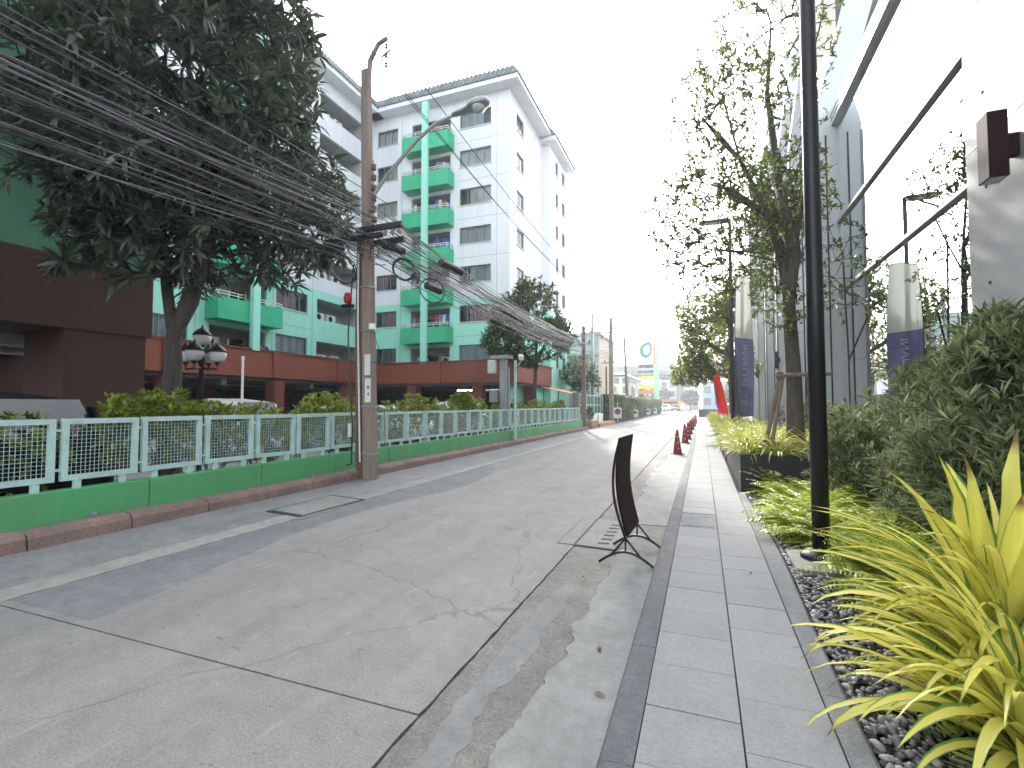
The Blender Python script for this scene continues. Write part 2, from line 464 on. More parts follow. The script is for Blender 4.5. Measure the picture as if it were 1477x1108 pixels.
bk = M['car_black'].node_tree.nodes['Principled BSDF']; bk.inputs['Coat Weight'].default_value = 0; bk.inputs['Specular IOR Level'].default_value = .15; bk.inputs['Roughness'].default_value = .45

# ------------------------------------------------------------------ road, gutters, kerbs, pavement
def concrete(name, c1, c2, rough=.85, big=.35, speck=.25, bump=.35, worn=None, mott=1.0, perobj=0):
    m, nt, n, l, b = nodes(name)
    g = n.new('ShaderNodeNewGeometry'); vec = g.outputs['Position']
    mp_ = n.new('ShaderNodeMapping'); mp_.inputs['Scale'].default_value = (1, .35, 1); l.new(vec, mp_.inputs['Vector'])
    f1, _ = noise_ramp(n, l, mp_.outputs['Vector'], big, 0, 1, 8, .62)
    mix = n.new('ShaderNodeMix'); mix.data_type = 'RGBA'; l.new(f1, mix.inputs['Factor']); mix.inputs['A'].default_value = (*c1, 1); mix.inputs['B'].default_value = (*c2, 1)
    f2, h2 = noise_ramp(n, l, vec, 80, 1 - speck, 1 + speck, 5, .75)
    f3, h3 = noise_ramp(n, l, vec, 9, 1 - .2 * mott, 1 + .16 * mott, 8, .7)
    f4, _ = noise_ramp(n, l, vec, 2.2, 1 - .16 * mott, 1 + .12 * mott, 6, .6)
    mu = n.new('ShaderNodeMath'); mu.operation = 'MULTIPLY'; l.new(f2, mu.inputs[0]); l.new(f3, mu.inputs[1])
    mu2 = n.new('ShaderNodeMath'); mu2.operation = 'MULTIPLY'; l.new(mu.outputs[0], mu2.inputs[0]); l.new(f4, mu2.inputs[1])
    sc = n.new('ShaderNodeVectorMath'); sc.operation = 'SCALE'; l.new(mix.outputs['Result'], sc.inputs[0]); l.new(mu2.outputs[0], sc.inputs['Scale'])
    out = sc.outputs[0]
    if perobj:
        oi = n.new('ShaderNodeObjectInfo'); mo = n.new('ShaderNodeMapRange'); mo.inputs['To Min'].default_value = 1 - perobj; mo.inputs['To Max'].default_value = 1 + perobj; l.new(oi.outputs['Random'], mo.inputs['Value'])
        s2 = n.new('ShaderNodeVectorMath'); s2.operation = 'SCALE'; l.new(out, s2.inputs[0]); l.new(mo.outputs['Result'], s2.inputs['Scale']); out = s2.outputs[0]
    if worn:
        # small scrapes, stretched along the drive direction
        mw = n.new('ShaderNodeMapping'); mw.inputs['Scale'].default_value = (7, 22, 1); mw.inputs['Rotation'].default_value = (0, 0, .35); l.new(vec, mw.inputs['Vector'])
        tw = n.new('ShaderNodeTexNoise'); tw.inputs['Scale'].default_value = 1.1; tw.inputs['Detail'].default_value = 2; l.new(mw.outputs['Vector'], tw.inputs['Vector'])
        mr = n.new('ShaderNodeMapRange'); mr.inputs['From Min'].default_value = .69; mr.inputs['From Max'].default_value = .74; mr.inputs['To Max'].default_value = worn; l.new(tw.outputs['Fac'], mr.inputs['Value'])
        mxw = n.new('ShaderNodeMix'); mxw.data_type = 'RGBA'; l.new(mr.outputs['Result'], mxw.inputs['Factor']); l.new(out, mxw.inputs['A']); mxw.inputs['B'].default_value = (.11, .11, .115, 1)
        out = mxw.outputs['Result']
        # tyre-polished lanes and drip stains, long in the drive direction
        ml = n.new('ShaderNodeMapping'); ml.inputs['Scale'].default_value = (1.5, .06, 1); l.new(vec, ml.inputs['Vector'])
        fl, _ = noise_ramp(n, l, ml.outputs['Vector'], 1.0, .88, 1.10, 5, .6)
        s3 = n.new('ShaderNodeVectorMath'); s3.operation = 'SCALE'; l.new(out, s3.inputs[0]); l.new(fl, s3.inputs['Scale']); out = s3.outputs[0]
        ns = n.new('ShaderNodeTexNoise'); ns.inputs['Scale'].default_value = 1.7; ns.inputs['Detail'].default_value = 9; ns.inputs['Roughness'].default_value = .72; l.new(vec, ns.inputs['Vector'])
        rs = n.new('ShaderNodeMapRange'); rs.inputs['From Min'].default_value = .60; rs.inputs['From Max'].default_value = .74; rs.inputs['To Max'].default_value = .45; l.new(ns.outputs['Fac'], rs.inputs['Value'])
        ms_ = n.new('ShaderNodeMix'); ms_.data_type = 'RGBA'; l.new(rs.outputs['Result'], ms_.inputs['Factor']); l.new(out, ms_.inputs['A']); ms_.inputs['B'].default_value = (.115, .115, .118, 1); out = ms_.outputs['Result']
        # pale scuffs
        mc_ = n.new('ShaderNodeMapping'); mc_.inputs['Scale'].default_value = (16, 3, 1); mc_.inputs['Rotation'].default_value = (0, 0, -.5); l.new(vec, mc_.inputs['Vector'])
        nc = n.new('ShaderNodeTexNoise'); nc.inputs['Scale'].default_value = .9; nc.inputs['Detail'].default_value = 4; l.new(mc_.outputs['Vector'], nc.inputs['Vector'])
        rc = n.new('ShaderNodeMapRange'); rc.inputs['From Min'].default_value = .62; rc.inputs['From Max'].default_value = .72; rc.inputs['To Max'].default_value = .5; l.new(nc.outputs['Fac'], rc.inputs['Value'])
        m4 = n.new('ShaderNodeMix'); m4.data_type = 'RGBA'; l.new(rc.outputs['Result'], m4.inputs['Factor']); l.new(out, m4.inputs['A']); m4.inputs['B'].default_value = (.34, .335, .325, 1); out = m4.outputs['Result']
        # hairline cracks, only here and there
        vd = n.new('ShaderNodeTexNoise'); vd.inputs['Scale'].default_value = 2.5; vd.inputs['Detail'].default_value = 5; l.new(vec, vd.inputs['Vector'])
        va = n.new('ShaderNodeVectorMath'); va.operation = 'MULTIPLY_ADD'; l.new(vd.outputs['Color'], va.inputs[0]); va.inputs[1].default_value = (.5, .5, 0); l.new(vec, va.inputs[2])
        vo = n.new('ShaderNodeTexVoronoi'); vo.feature = 'DISTANCE_TO_EDGE'; vo.inputs['Scale'].default_value = .42; l.new(va.outputs[0], vo.inputs['Vector'])
        vr = n.new('ShaderNodeMapRange'); vr.inputs['From Min'].default_value = 0; vr.inputs['From Max'].default_value = .006; vr.inputs['To Min'].default_value = .42; vr.inputs['To Max'].default_value = 0; l.new(vo.outputs['Distance'], vr.inputs['Value'])
        m5 = n.new('ShaderNodeMix'); m5.data_type = 'RGBA'; l.new(vr.outputs['Result'], m5.inputs['Factor']); l.new(out, m5.inputs['A']); m5.inputs['B'].default_value = (.07, .07, .07, 1); out = m5.outputs['Result']
    l.new(out, b.inputs['Base Color']); b.inputs['Roughness'].default_value = rough; b.inputs['Specular IOR Level'].default_value = .3
    ad = n.new('ShaderNodeMath'); ad.operation = 'ADD'; l.new(h2, ad.inputs[0]); l.new(h3, ad.inputs[1])
    bp = n.new('ShaderNodeBump'); bp.inputs['Strength'].default_value = bump; bp.inputs['Distance'].default_value = .012
    l.new(ad.outputs[0], bp.inputs['Height']); l.new(bp.outputs['Normal'], b.inputs['Normal'])
    return m

M['road'] = concrete('road_concrete', (.206, .201, .196), (.262, .254, .244), worn=.6, speck=.34, bump=.5, mott=.6)
M['road_patch'] = concrete('smoother_road_repair', (.165, .168, .178), (.205, .206, .212), big=.8, speck=.15, bump=.2)
M['gutter'] = concrete('old_gutter_concrete', (0.172, 0.168, 0.160), (0.265, 0.250, 0.226), big=1.4, speck=.4, bump=.8)
M['gutter_left'] = concrete('rough_grey_roadside_concrete', (.20, .20, .205), (.27, .268, .265), big=1.2, speck=.3, bump=.6)
M['strip'] = concrete('pale_edge_strip_concrete', (0.257, 0.250, 0.230), (0.343, 0.332, 0.304), big=.9, speck=.2)
M['apron'] = concrete('fresh_apron_concrete', (0.218, 0.221, 0.218), (0.271, 0.271, 0.264), big=.9, speck=.14, bump=.2)
M['mortar'] = concrete('damp_grey_mortar', (.175, .178, .178), (.23, .232, .228), big=1.2, speck=.12, bump=.15)
M['tile'] = concrete('light_granite_tile', (.235, .238, .244), (.265, .268, .272), big=1.6, speck=.2, bump=.1, mott=.35, perobj=.07)
M['kerb_dark'] = concrete('dark_granite_kerb', (0.093, 0.098, 0.106), (0.162, 0.166, 0.174), big=1.0, speck=.35, bump=.3)
M['kerb_grey'] = concrete('grey_granite_edging', (0.162, 0.166, 0.174), (0.230, 0.234, 0.242), big=1.3, speck=.35, bump=.3)
M['joint'] = surf('black_joint_sealant', (.022, .022, .022), .8, .3, 10)
M['pebble'] = surf('grey_river_pebble', (.17, .17, .19), .5, .55, 18, 60, .1)
M['manhole'] = concrete('cast_cover_concrete', (0.225, 0.221, 0.210), (0.285, 0.277, 0.262), big=2, speck=.25)

g = MB(); g.add([(-470, -270, -.06), (470, -270, -.06), (470, 470, -.06), (-470, 470, -.06)], [(0, 1, 2, 3)])
tag(g.build('ground', M['ground']), kind='structure')

road = MB().add([(-6.5, -30, -.03), (-.42, -30, -.03), (-.42, 170, -.03), (-6.5, 170, -.03)], [(0, 1, 2, 3)]).build('road', M['joint'])
tag(road, kind='structure')
def jitter_slab(x0, x1, y0, y1, z1, z0=-.03, amp=.009, step=.09):
    """slab with very slightly uneven long edges"""
    ys = np.arange(y0, y1, step).tolist() + [y1]
    left = [(x0 + random.uniform(0, amp), y) for y in ys]; right = [(x1 - random.uniform(0, amp), y) for y in ys]
    return MB().prism(right + left[::-1], z0, z1)
JY = [-27.9, -17.9, -7.9, 2.12, 12.1, 22.1, 32.1, 42.1, 52.1, 62.1, 72.1, 82.1, 97, 112, 130, 168]
for a, b_ in zip(JY[:-1], JY[1:]):
    jitter_slab(-5.0, -1.300, a + .008, b_ - .005, 0).build('road_slab', M['road'], road)
for a, b_ in ((-28, 12.1), (12.1, 42.1), (42.1, 82), (82, 168)):
    jitter_slab(-5.34, -5.004, a, b_, .0, amp=.02).build('edge_strip', M['strip'], road)
    jitter_slab(-6.5, -5.345, a, b_, -.004, amp=.004).build('left_gutter', M['gutter_left'], road)
    jitter_slab(-1.297, -.42, a, b_, -.006, amp=.010, step=.07).build('right_gutter', M['gutter'], road)
# fresher concrete apron along the kerb, with a ragged broken edge
def ragged(y0, y1, xf, step=.04, amp=.022):
    pts = []; y = y0; d = 0
    while y < y1:
        d = .8 * d + random.uniform(-amp, amp); pts.append((xf(y) + d, y)); y += step
    return pts
def xl(y): return -.84 - .03 * math.sin(y * 1.3) + .02 * math.sin(y * 3.1)
e = ragged(-5, 5.12, xl)
MB().prism([(-.423, -5), (-.423, 5.12)] + e[::-1], -.012, .002).build('apron', M['apron'], road)
e = ragged(6.42, 60, lambda y: -1.02 + .05 * math.sin(y))
MB().prism([(-.423, 6.42), (-.423, 60)] + e[::-1], -.012, .002).build('apron', M['apron'], road)
# grey mortar run in the channel
e1 = ragged(-3, 4.1, lambda y: -1.16 + .02 * math.sin(2 * y), amp=.02); e2 = ragged(-3, 4.1, lambda y: -1.0 + .02 * math.sin(1.7 * y + 1), amp=.025)
MB().prism(e2 + e1[::-1], -.011, -.0045).build('mortar_run', M['mortar'], road)

# smoother grey repair along the left edge of the slabs
e1 = ragged(2.2, 11.0, lambda y: -4.99, amp=.004); e2 = ragged(2.2, 11.0, lambda y: -4.25 + .25 * math.sin(y * .9) - .05 * max(0, y - 6), amp=.02, step=.08)
MB().prism(e2 + e1[::-1], -.01, .0008).build('repair_patch', M['road_patch'], road)

# storm drain inlet: raised slab with a dark slot outline and five cut holes
dr = thing('drain_inlet', (-1.2, 5.75, 0), 'concrete drain inlet cover with row of slots beside the standing sign', 'drain')
MB().prism([(-1.50, 5.22), (-.84, 5.17), (-.84, 6.40), (-1.50, 6.52)], -.012, .0005).build('inlet_joint', M['joint'], dr)
MB().prism([(-1.487, 5.235), (-1.31, 5.225), (-1.31, 6.47), (-1.487, 6.50)], -.01, .006).build('cover_slab', M['road'], dr)
MB().prism([(-1.285, 5.225), (-.85, 5.19), (-.85, 6.385), (-1.285, 6.465)], -.01, .010).build('cover_slab', M['manhole'], dr)
for i in range(6):
    y = 5.33 + i * .17
    MB().prism([(-1.07, y), (-.955, y + .012), (-.955, y + .062), (-1.07, y + .05)], .008, .0135).build('slot', M['joint'], dr)
# access cover by the left kerb
mc = thing('manhole_cover', (-5.4, 5.9, 0), 'square concrete manhole cover with broken rim by the left kerb', 'manhole cover')
MB().prism([(-5.76, 5.28), (-5.0, 5.16), (-4.98, 6.50), (-5.74, 6.62)], -.02, .004).build('rim_gap', M['joint'], mc)
MB().prism([(-5.70, 5.36), (-5.06, 5.26), (-5.04, 6.42), (-5.68, 6.53)], -.02, .014).build('cover', M['manhole'], mc, bevel=.006)
MB().prism([(-5.02, 5.0), (-4.9, 5.12), (-4.95, 5.9), (-5.0, 6.0)], -.02, .006).build('broken_patch', M['mortar'], mc)

# left kerb: separate stones on which the green wall stands
kl = MB().box(-7.2, -6.56, -30, 29.6, -.05, .08).build('kerb', M['gutter']); tag(kl, kind='structure')
prof = [(-6.5, -.03), (-6.515, .11), (-6.55, .16), (-6.62, .175), (-6.99, .175), (-6.99, -.03)]
km = {}
for v in range(4):
    mb = MB(); dz = [random.uniform(-.008, .008) for _ in range(3)]
    rings = []
    for y, d in ((0, dz[0]), (.45, dz[1]), (.985, dz[2])):
        rings.append([(x, y, z + (d if z > 0 else 0)) for x, z in prof])
    mb.loft(rings); km[v] = mb.mesh('kerb_stone', M['kerb_red'])
for i in range(-6, 30):
    share(km[random.randrange(4)], 'kerb_stone', kl, (random.uniform(-.006, .006), i * 1.0, 0))

# right pavement
pv = MB().box(-.27, .51, -6, 62, -.05, .085).build('pavement', M['joint']); tag(pv, kind='structure')
tile_a = MB().box(0, .402, 0, .395, 0, .022); tile_b = MB().box(0, .362, 0, .395, 0, .022)
ta = []; tb = []
for src, dst in ((tile_a, ta), (tile_b, tb)):
    for v in range(5):
        mb = MB(); w = src.v[1][0]
        tx, ty = random.uniform(-.0015, .0015), random.uniform(-.0015, .0015)
        mb.add([(x, y, z + (tx * x / w + ty * y / .4 if z > 0 else 0)) for x, y, z in src.v], src.f); dst.append(mb.mesh('paving_tile', M['tile']))
cover_rows = (6.0, 6.75)
ya = 2.83 - .4 * 18
while ya < 59.5:
    if not (5.9 < ya < 6.7) : share(random.choice(ta), 'paving_tile', pv, (-.267, ya, .083 + random.uniform(-.001, .001)))
    yb = ya + .21
    share(random.choice(tb), 'paving_tile', pv, (.143, yb, .083 + random.uniform(-.001, .001)))
    ya += .4
cv = thing('access_cover', (-.06, 6.4, .09), 'square dark stone access cover let into the pavement tiles', 'access cover')
MB().box(-.267, .135, 6.045, 6.80, .086, .1035).build('cover_frame', M['kerb_grey'], cv)
MB().box(-.235, .10, 6.10, 6.74, .09, .1085).build('cover', M['kerb_grey'], cv, bevel=.004)
# rounded dark kerb on the road side
kr = MB().box(-.40, -.28, -6, 62, -.05, .05).build('kerb', M['joint']); tag(kr, kind='structure')
prof = [(-.42, -.03), (-.418, .055), (-.40, .088), (-.37, .102), (-.272, .104), (-.272, -.03)]
mb = MB(); mb.loft([[(x, 0, z) for x, z in prof], [(x, .996, z) for x, z in prof]]); ks = mb.mesh('kerb_stone', M['kerb_dark'])
for i in range(-6, 62): share(ks, 'kerb_stone', kr, (random.uniform(-.001, .001), i, random.uniform(-.001, .001)))
# edging on the planting side, bulging round the lamp
ke = MB().box(.53, .60, -6, 8.7, -.05, .05).build('edging', M['joint']); tag(ke, kind='structure')
def ex(y): return .515
def exo(y): return .625 + .05 * math.exp(-((y - 5.4) / 1.6) ** 2)
y = -6.0
while y < 8.6:
    y2 = min(y + .8, 8.7)
    mb = MB()
    rings = []
    for t in np.linspace(0, 1, 5):
        yy = y + .0015 + (y2 - y - .003) * t
        rings.append([(ex(yy), yy, -.03), (ex(yy), yy, .100), (ex(yy) + .012, yy, .110), (exo(yy) - .02, yy, .112), (exo(yy), yy, .09), (exo(yy), yy, -.03)][::-1])
    mb.loft(rings); mb.build('edging_stone', M['kerb_grey'], ke)
    y = y2

# planting bed and lot surfaces
bed = MB().box(.6, 3.6, -6, 60, -.05, .045).build('planting_bed', M['soil']); tag(bed, kind='structure')
lot = MB().add([(-60, -40, .02), (-6.95, -40, .02), (-6.95, 60, .02), (-60, 60, .02)], [(0, 1, 2, 3)]).build('car_park', M['lot']); tag(lot, kind='structure')

# ------------------------------------------------------------------ foliage helpers
def unit(a): return a / np.maximum(np.linalg.norm(a, axis=-1, keepdims=True), 1e-9)
LT = np.array([0, .38, .38, .74, .74, 1.0]); LWD = np.array([0, -1, 1, -.72, .72, 0])
def leaf_arrays(P, D, L, Wd, droop=.15, fold=.12):
    """one six-vertex leaf per point P along direction D"""
    n = len(P)
    D = unit(D); up = np.tile(np.array([0, 0, 1.0]), (n, 1))
    S = np.cross(D, up + rng.normal(0, .35, (n, 3))); S = unit(S); N = np.cross(S, D)
    L = np.asarray(L).reshape(-1, 1) * np.ones((n, 1)); Wd = np.asarray(Wd).reshape(-1, 1) * np.ones((n, 1))
    V = np.empty((n, 6, 3))
    for i in range(6):
        t = LT[i]
        V[:, i] = P + D * (L * t) + S * (Wd * .5 * LWD[i]) - N * (L * droop * t * t) + N * (Wd * fold * abs(LWD[i]))
    base = (np.arange(n) * 6)[:, None]
    F = np.concatenate([base + np.array([[0, 2, 1]]), base + np.array([[1, 2, 4, 3]]), base + np.array([[3, 4, 5]])], 1).ravel()
    T = np.tile(np.array([3, 4, 3]), n)
    return V.reshape(-1, 3), F, T

def whorls(C, Dir, per, L, Wd, spread=1.0, droop=.2, jit=.3, back=.0, stem=0.0):
    """per leaves round each cluster point C, fanning about Dir"""
    n = len(C)
    Cc = np.repeat(C, per, 0); Dd = unit(np.repeat(Dir, per, 0))
    a = rng.uniform(0, 2 * np.pi, n * per)
    O = unit(np.cross(Dd, rng.normal(0, 1, (n * per, 3))))
    sp = rng.uniform(.35, 1.0, (n * per, 1)) * spread
    D = unit(Dd * (1 - sp * .55) + O * sp + rng.normal(0, jit * .4, (n * per, 3)))
    P = Cc - Dd * (rng.uniform(0, 1, (n * per, 1)) * stem) + rng.normal(0, .01, (n * per, 3))
    ls = L * rng.uniform(.7, 1.2, n * per)
    return leaf_arrays(P, D, ls, Wd * ls / L, droop)

def crown_points(ells, n, shell=.35, lump=.0, zmin=None):
    """n points through the union of ellipsoids (cx,cy,cz,rx,ry,rz,weight), thinner inside"""
    w = np.array([e[6] if len(e) > 6 else e[3] * e[4] * e[5] for e in ells], float); w /= w.sum()
    out = []
    ph = rng.uniform(0, 6.28, (6, 3)); fr = rng.uniform(1.2, 3.0, (6, 3))
    while len(out) < n:
        e = ells[rng.choice(len(ells), p=w)]
        d = unit(rng.normal(0, 1, 3)); r = (shell ** 3 + rng.uniform() * (1 - shell ** 3)) ** (1 / 3)
        p = np.array(e[:3]) + d * np.array(e[3:6]) * r
        if lump:
            s = np.sin(p * fr[0] + ph[0]).sum() + np.sin(p * fr[1] + ph[1]).sum()
            if s < -lump: continue
        if zmin is not None and p[2] < zmin: continue
        out.append(p)
    return np.array(out)

def skeleton(paths, C, step=.5, rise=.25):
    """connect each cluster point to the nearest branch node; returns nodes, parents and cluster growth directions"""
    nodes_ = []; par = []; tpar = []
    for path in paths:           # path: list of points; first may equal an existing node
        prev = -1
        p0 = np.array(path[0], float)
        if nodes_:
            d = np.linalg.norm(np.array(nodes_) - p0, axis=1); prev = int(d.argmin())
            if d[prev] > .4: prev = -1
        for i in range(len(path) - 1):
            a = np.array(path[i], float); b = np.array(path[i + 1], float)
            k = max(1, int(np.linalg.norm(b - a) / step))
            for t in range(0 if (i == 0 and prev == -1) else 1, k + 1):
                nodes_.append(a + (b - a) * t / k); par.append(prev); prev = len(nodes_) - 1; tpar.append((i + t / k) / (len(path) - 1))
    base_n = len(nodes_)
    A = np.zeros((len(nodes_) + 4 * len(C) + 10, 3)); A[:base_n] = np.array(nodes_); cnt = base_n
    ref = A[:base_n].mean(0)
    order = np.argsort(np.min(np.linalg.norm(C[:, None, :] - A[None, :base_n], axis=2), axis=1))
    dirs = np.zeros_like(C); zlow = np.array(paths[0][-1])[2] * .9
    ok = np.ones(len(A), bool)
    for ci in order:
        c = C[ci]
        d = np.linalg.norm(A[:cnt] - c, axis=1) + np.maximum(0, A[:cnt, 2] - c[2]) * .6
        d[:base_n] += np.where(A[:base_n, 2] < zlow * .75, 3.0, 0)
        j = int(d.argmin()); L = np.linalg.norm(c - A[j])
        k = 1 if L < .5 else (2 if L < 1.1 else 3)
        prev = j
        for t in range(1, k + 1):
            u = t / k
            q = A[j] + (c - A[j]) * u
            if t < k: q = q + np.array([0, 0, -.10 * L * math.sin(u * math.pi)]) + rng.normal(0, .06 * L, 3)
            A[cnt] = q; par.append(prev); prev = cnt; cnt += 1
        dirs[ci] = c - A[par[prev]]
    return A[:cnt], np.array(par), dirs, np.array(tpar)

def branch_mesh(name, A, par, mat, rtip=.008, power=.5, rmax=None, rbase=None, flare=0, minr=0, tpar=None, soft=.05):
    n = len(A); cntc = np.zeros(n); 
    has = np.zeros(n, bool)
    has[par[par >= 0]] = True
    cntc[~has] = 1
    for i in range(n - 1, -1, -1):
        if par[i] >= 0: cntc[par[i]] += cntc[i]
    rad = rtip * cntc ** power
    if rmax: rad = np.minimum(rad, rmax)
    if tpar is not None: bn = len(tpar); rad[bn:] = np.minimum(rad[bn:], soft); rad[:bn] = np.maximum(np.minimum(rad[:bn], rad[:bn].max() * (1 - .93 * tpar)), min(soft, .02))
    mb = MB()
    # chains
    children = [[] for _ in range(n)]
    for i in range(n):
        if par[i] >= 0: children[par[i]].append(i)
    todo = [(i, -1) for i in range(n) if par[i] < 0]
    while todo:
        i, p = todo.pop()
        chain = [p, i] if p >= 0 else [i]
        j = i
        while children[j]:
            ch = sorted(children[j], key=lambda q: -cntc[q])
            for q in ch[1:]: todo.append((q, j))
            j = ch[0]; chain.append(j)
        if len(chain) < 2: continue
        rr = [min(rad[k], rad[chain[1]] * 1.05) if (t == 0 and p >= 0) else rad[k] for t, k in enumerate(chain)]
        if max(rr) < minr: continue
        if p < 0 and flare: rr[0] *= flare
        sides = 10 if max(rr) > .08 else (5 if max(rr) > .02 else 3)
        mb.tube([A[k] for k in chain], rr, sides, cap=False)
    return mb.mesh(name, mat, smooth=True)

def make_tree(name, label, loc, paths, ells, nclust, per, L, Wd, leaf, bark, rtip, power=.5, shell=.35, lump=0, spread=1.0, droop=.25, stem=.05, group=None, cat='tree', rmax=None, zmin=None, flare=1.3, soft=.05):
    t = thing(name, loc, label, cat, group)
    off = np.array(loc, float)
    C = crown_points(ells, nclust, shell, lump, zmin)
    A, par, dirs, bn = skeleton(paths, C)
    me = branch_mesh('trunk', A - off, par, M[bark], rtip, power, rmax, flare=flare, tpar=bn, soft=soft)
    share(me, 'trunk', t, loc)
    V, F, T = whorls(C, unit(dirs) + np.array([0, 0, .35]), per, L, Wd, spread, droop, stem=stem)
    o = share(np_mesh('crown', V - off, F, T, M[leaf]), 'crown', t, loc)
    tag(o, kind='stuff')
    return t

def bush(name, label, cat, loc, ells, nclust, per, L, Wd, leaf, group=None, shell=.2, lump=0, spread=1.0, droop=.2, stem=.05, nst=5, updir=.4, bark='stem'):
    t = thing(name, loc, label, cat, group)
    off = np.array(loc, float)
    C = crown_points(ells, nclust, shell, lump)
    mb = MB()
    for i in range(nst):
        c = C[rng.integers(len(C))]; b = off + rng.normal(0, .05, 3) * np.array([1, 1, 0])
        mid = (b + c) / 2 + rng.normal(0, .05, 3)
        mb.tube([b, mid, c], [.016, .012, .006], 5)
    mb.build('stems', M[bark], t)
    ctr = np.array(ells[0][:3]) - np.array([0, 0, ells[0][5] * .6])
    V, F, T = whorls(C, unit(C - ctr) + np.array([0, 0, updir]), per, L, Wd, spread, droop, stem=stem)
    o = share(np_mesh('foliage', V - off, F, T, M[leaf]), 'foliage', t, loc)
    tag(o, kind='stuff')
    return t

def strap(az, length, width, elev, curl, seg=9, vfold=.25, taper=.55, twist=0):
    """arching strap leaf from the origin: list of verts (3 across), uv"""
    vs = []; uv = []
    p = Vector((0, 0, 0)); e = elev
    h = Vector((math.cos(az), math.sin(az), 0))
    for i in range(seg + 1):
        t = i / seg
        d = h * math.cos(e) + Vector((0, 0, math.sin(e)))
        s = Vector((-math.sin(az), math.cos(az), 0)); nrm = s.cross(d)  # points up-ish
        nrm = -nrm if nrm.z < 0 and e > -1.2 and e < 1.2 else nrm
        tw = twist * t
        s2 = s * math.cos(tw) + nrm * math.sin(tw)
        w = width * (.45 + .55 * min(1, t / .18)) * (1 - max(0, (t - taper) / (1 - taper)) ** 1.6)
        if i == seg: w = width * .02
        vs += [p - s2 * (w / 2) + nrm * (w * vfold), p.copy(), p + s2 * (w / 2) + nrm * (w * vfold)]
        uv += [(0, t), (.5, t), (1, t)]
        p = p + d * (length / seg)
        e -= curl / seg * (.4 + 1.2 * t)
    fs = []
    for i in range(seg):
        a = i * 3
        fs += [(a, a + 1, a + 4, a + 3), (a + 1, a + 2, a + 5, a + 4)]
    return vs, fs, uv

def strap_mesh(name, specs, mat):
    V = []; F = []; U = []
    for (o, az, ln, w, el, cu, tw) in specs:
        vs, fs, uv = strap(az, ln, w, el, cu, twist=tw)
        b = len(V); V += [tuple(p + Vector(o)) for p in vs]; F += [tuple(b + i for i in f) for f in fs]; U += uv
    return np_mesh(name, np.array(V), np.array(F).ravel(), np.full(len(F), 4), mat, uv=np.array(U), smooth=True)

# ------------------------------------------------------------------ apartment block
ZF = [3.2 + 2.8 * k for k in range(7)]
def wall_cells(mbs, fmap, u0, u1, z0, z1, openings, zsplit, reveal=.16):
    us = sorted(set([u0, u1] + [o[0] for o in openings] + [o[1] for o in openings]))
    zs = sorted(set([z0, z1, zsplit] + [o[2] for o in openings] + [o[3] for o in openings]))
    us = [u for u in us if u0 <= u <= u1]; zs = [z for z in zs if z0 <= z <= z1]
    for a, b in zip(us[:-1], us[1:]):
        for c, d in zip(zs[:-1], zs[1:]):
            cu, cz = (a + b) / 2, (c + d) / 2
            if any(o[0] < cu < o[1] and o[2] < cz < o[3] for o in openings): continue
            mbs[0 if cz < zsplit else 1].add([fmap(a, c, 0), fmap(b, c, 0), fmap(b, d, 0), fmap(a, d, 0)], [(0, 1, 2, 3)])
    for (a, b, c, d) in openings:
        mb = mbs[0 if (c + d) / 2 < zsplit else 1]; r = -reveal
        for p, q in (((a, c), (b, c)), ((b, c), (b, d)), ((b, d), (a, d)), ((a, d), (a, c))):
            mb.add([fmap(p[0], p[1], 0), fmap(q[0], q[1], 0), fmap(q[0], q[1], r), fmap(p[0], p[1], r)], [(0, 1, 2, 3)])

def mbox(mb, fmap, u0, u1, z0, z1, d0, d1):
    vs = [fmap(u, z, d) for d in (d0, d1) for (u, z) in ((u0, z0), (u1, z0), (u1, z1), (u0, z1))]
    mb.add(vs, [(0, 1, 2, 3), (7, 6, 5, 4), (0, 4, 5, 1), (1, 5, 6, 2), (2, 6, 7, 3), (3, 7, 4, 0)])
    return mb

def window(parent, fmap, u0, u1, z0, z1, n, sill=True):
    fr = MB(); t = .045
    mbox(fr, fmap, u0, u1, z0, z0 + t, -.13, -.06); mbox(fr, fmap, u0, u1, z1 - t, z1, -.13, -.06)
    w = (u1 - u0) / n
    for i in range(n + 1):
        c = u0 + w * i; a = max(u0, c - t / 2) if i else u0; b = min(u1, c + t / 2) if i < n else u1
        if i == 0: b = u0 + t
        if i == n: a = u1 - t
        mbox(fr, fmap, a, b, z0 + t, z1 - t, -.13, -.06 - (.012 if 0 < i < n else 0))
    f = fr.build('window', M['alu'], parent)
    if sill:
        mbox(MB(), fmap, u0 - .06, u1 + .06, z0 - .06, z0 - .002, -.05, .07).build('sill', M['rail'], f)
    for i in range(n):
        a = u0 + w * i + t * .6; b = u0 + w * (i + 1) - t * .6
        MB().add([fmap(a, z0 + t, -.10), fmap(b, z0 + t, -.10), fmap(b, z1 - t, -.10), fmap(a, z1 - t, -.10)], [(0, 1, 2, 3)]).build('pane', M['pane'], f)
    # one drawn curtain over part of the opening, dark room behind
    fr_ = random.choice((.5, .7, 1, 1, 1)); k = 22; rows = []; ua = u0 if random.random() < .5 else u1 - (u1 - u0) * fr_
    for z in (z0, z1):
        for j in range(k + 1): rows.append(fmap(ua + (u1 - u0) * fr_ * j / k, z, -.24 - .05 * (j % 2)))
    MB().add(rows, [(j, j + 1, k + 2 + j, k + 1 + j) for j in range(k)]).build('curtain', M['curtain'], f)
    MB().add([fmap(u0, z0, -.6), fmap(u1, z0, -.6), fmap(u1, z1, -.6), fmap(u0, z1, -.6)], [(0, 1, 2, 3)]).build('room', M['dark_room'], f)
    return f

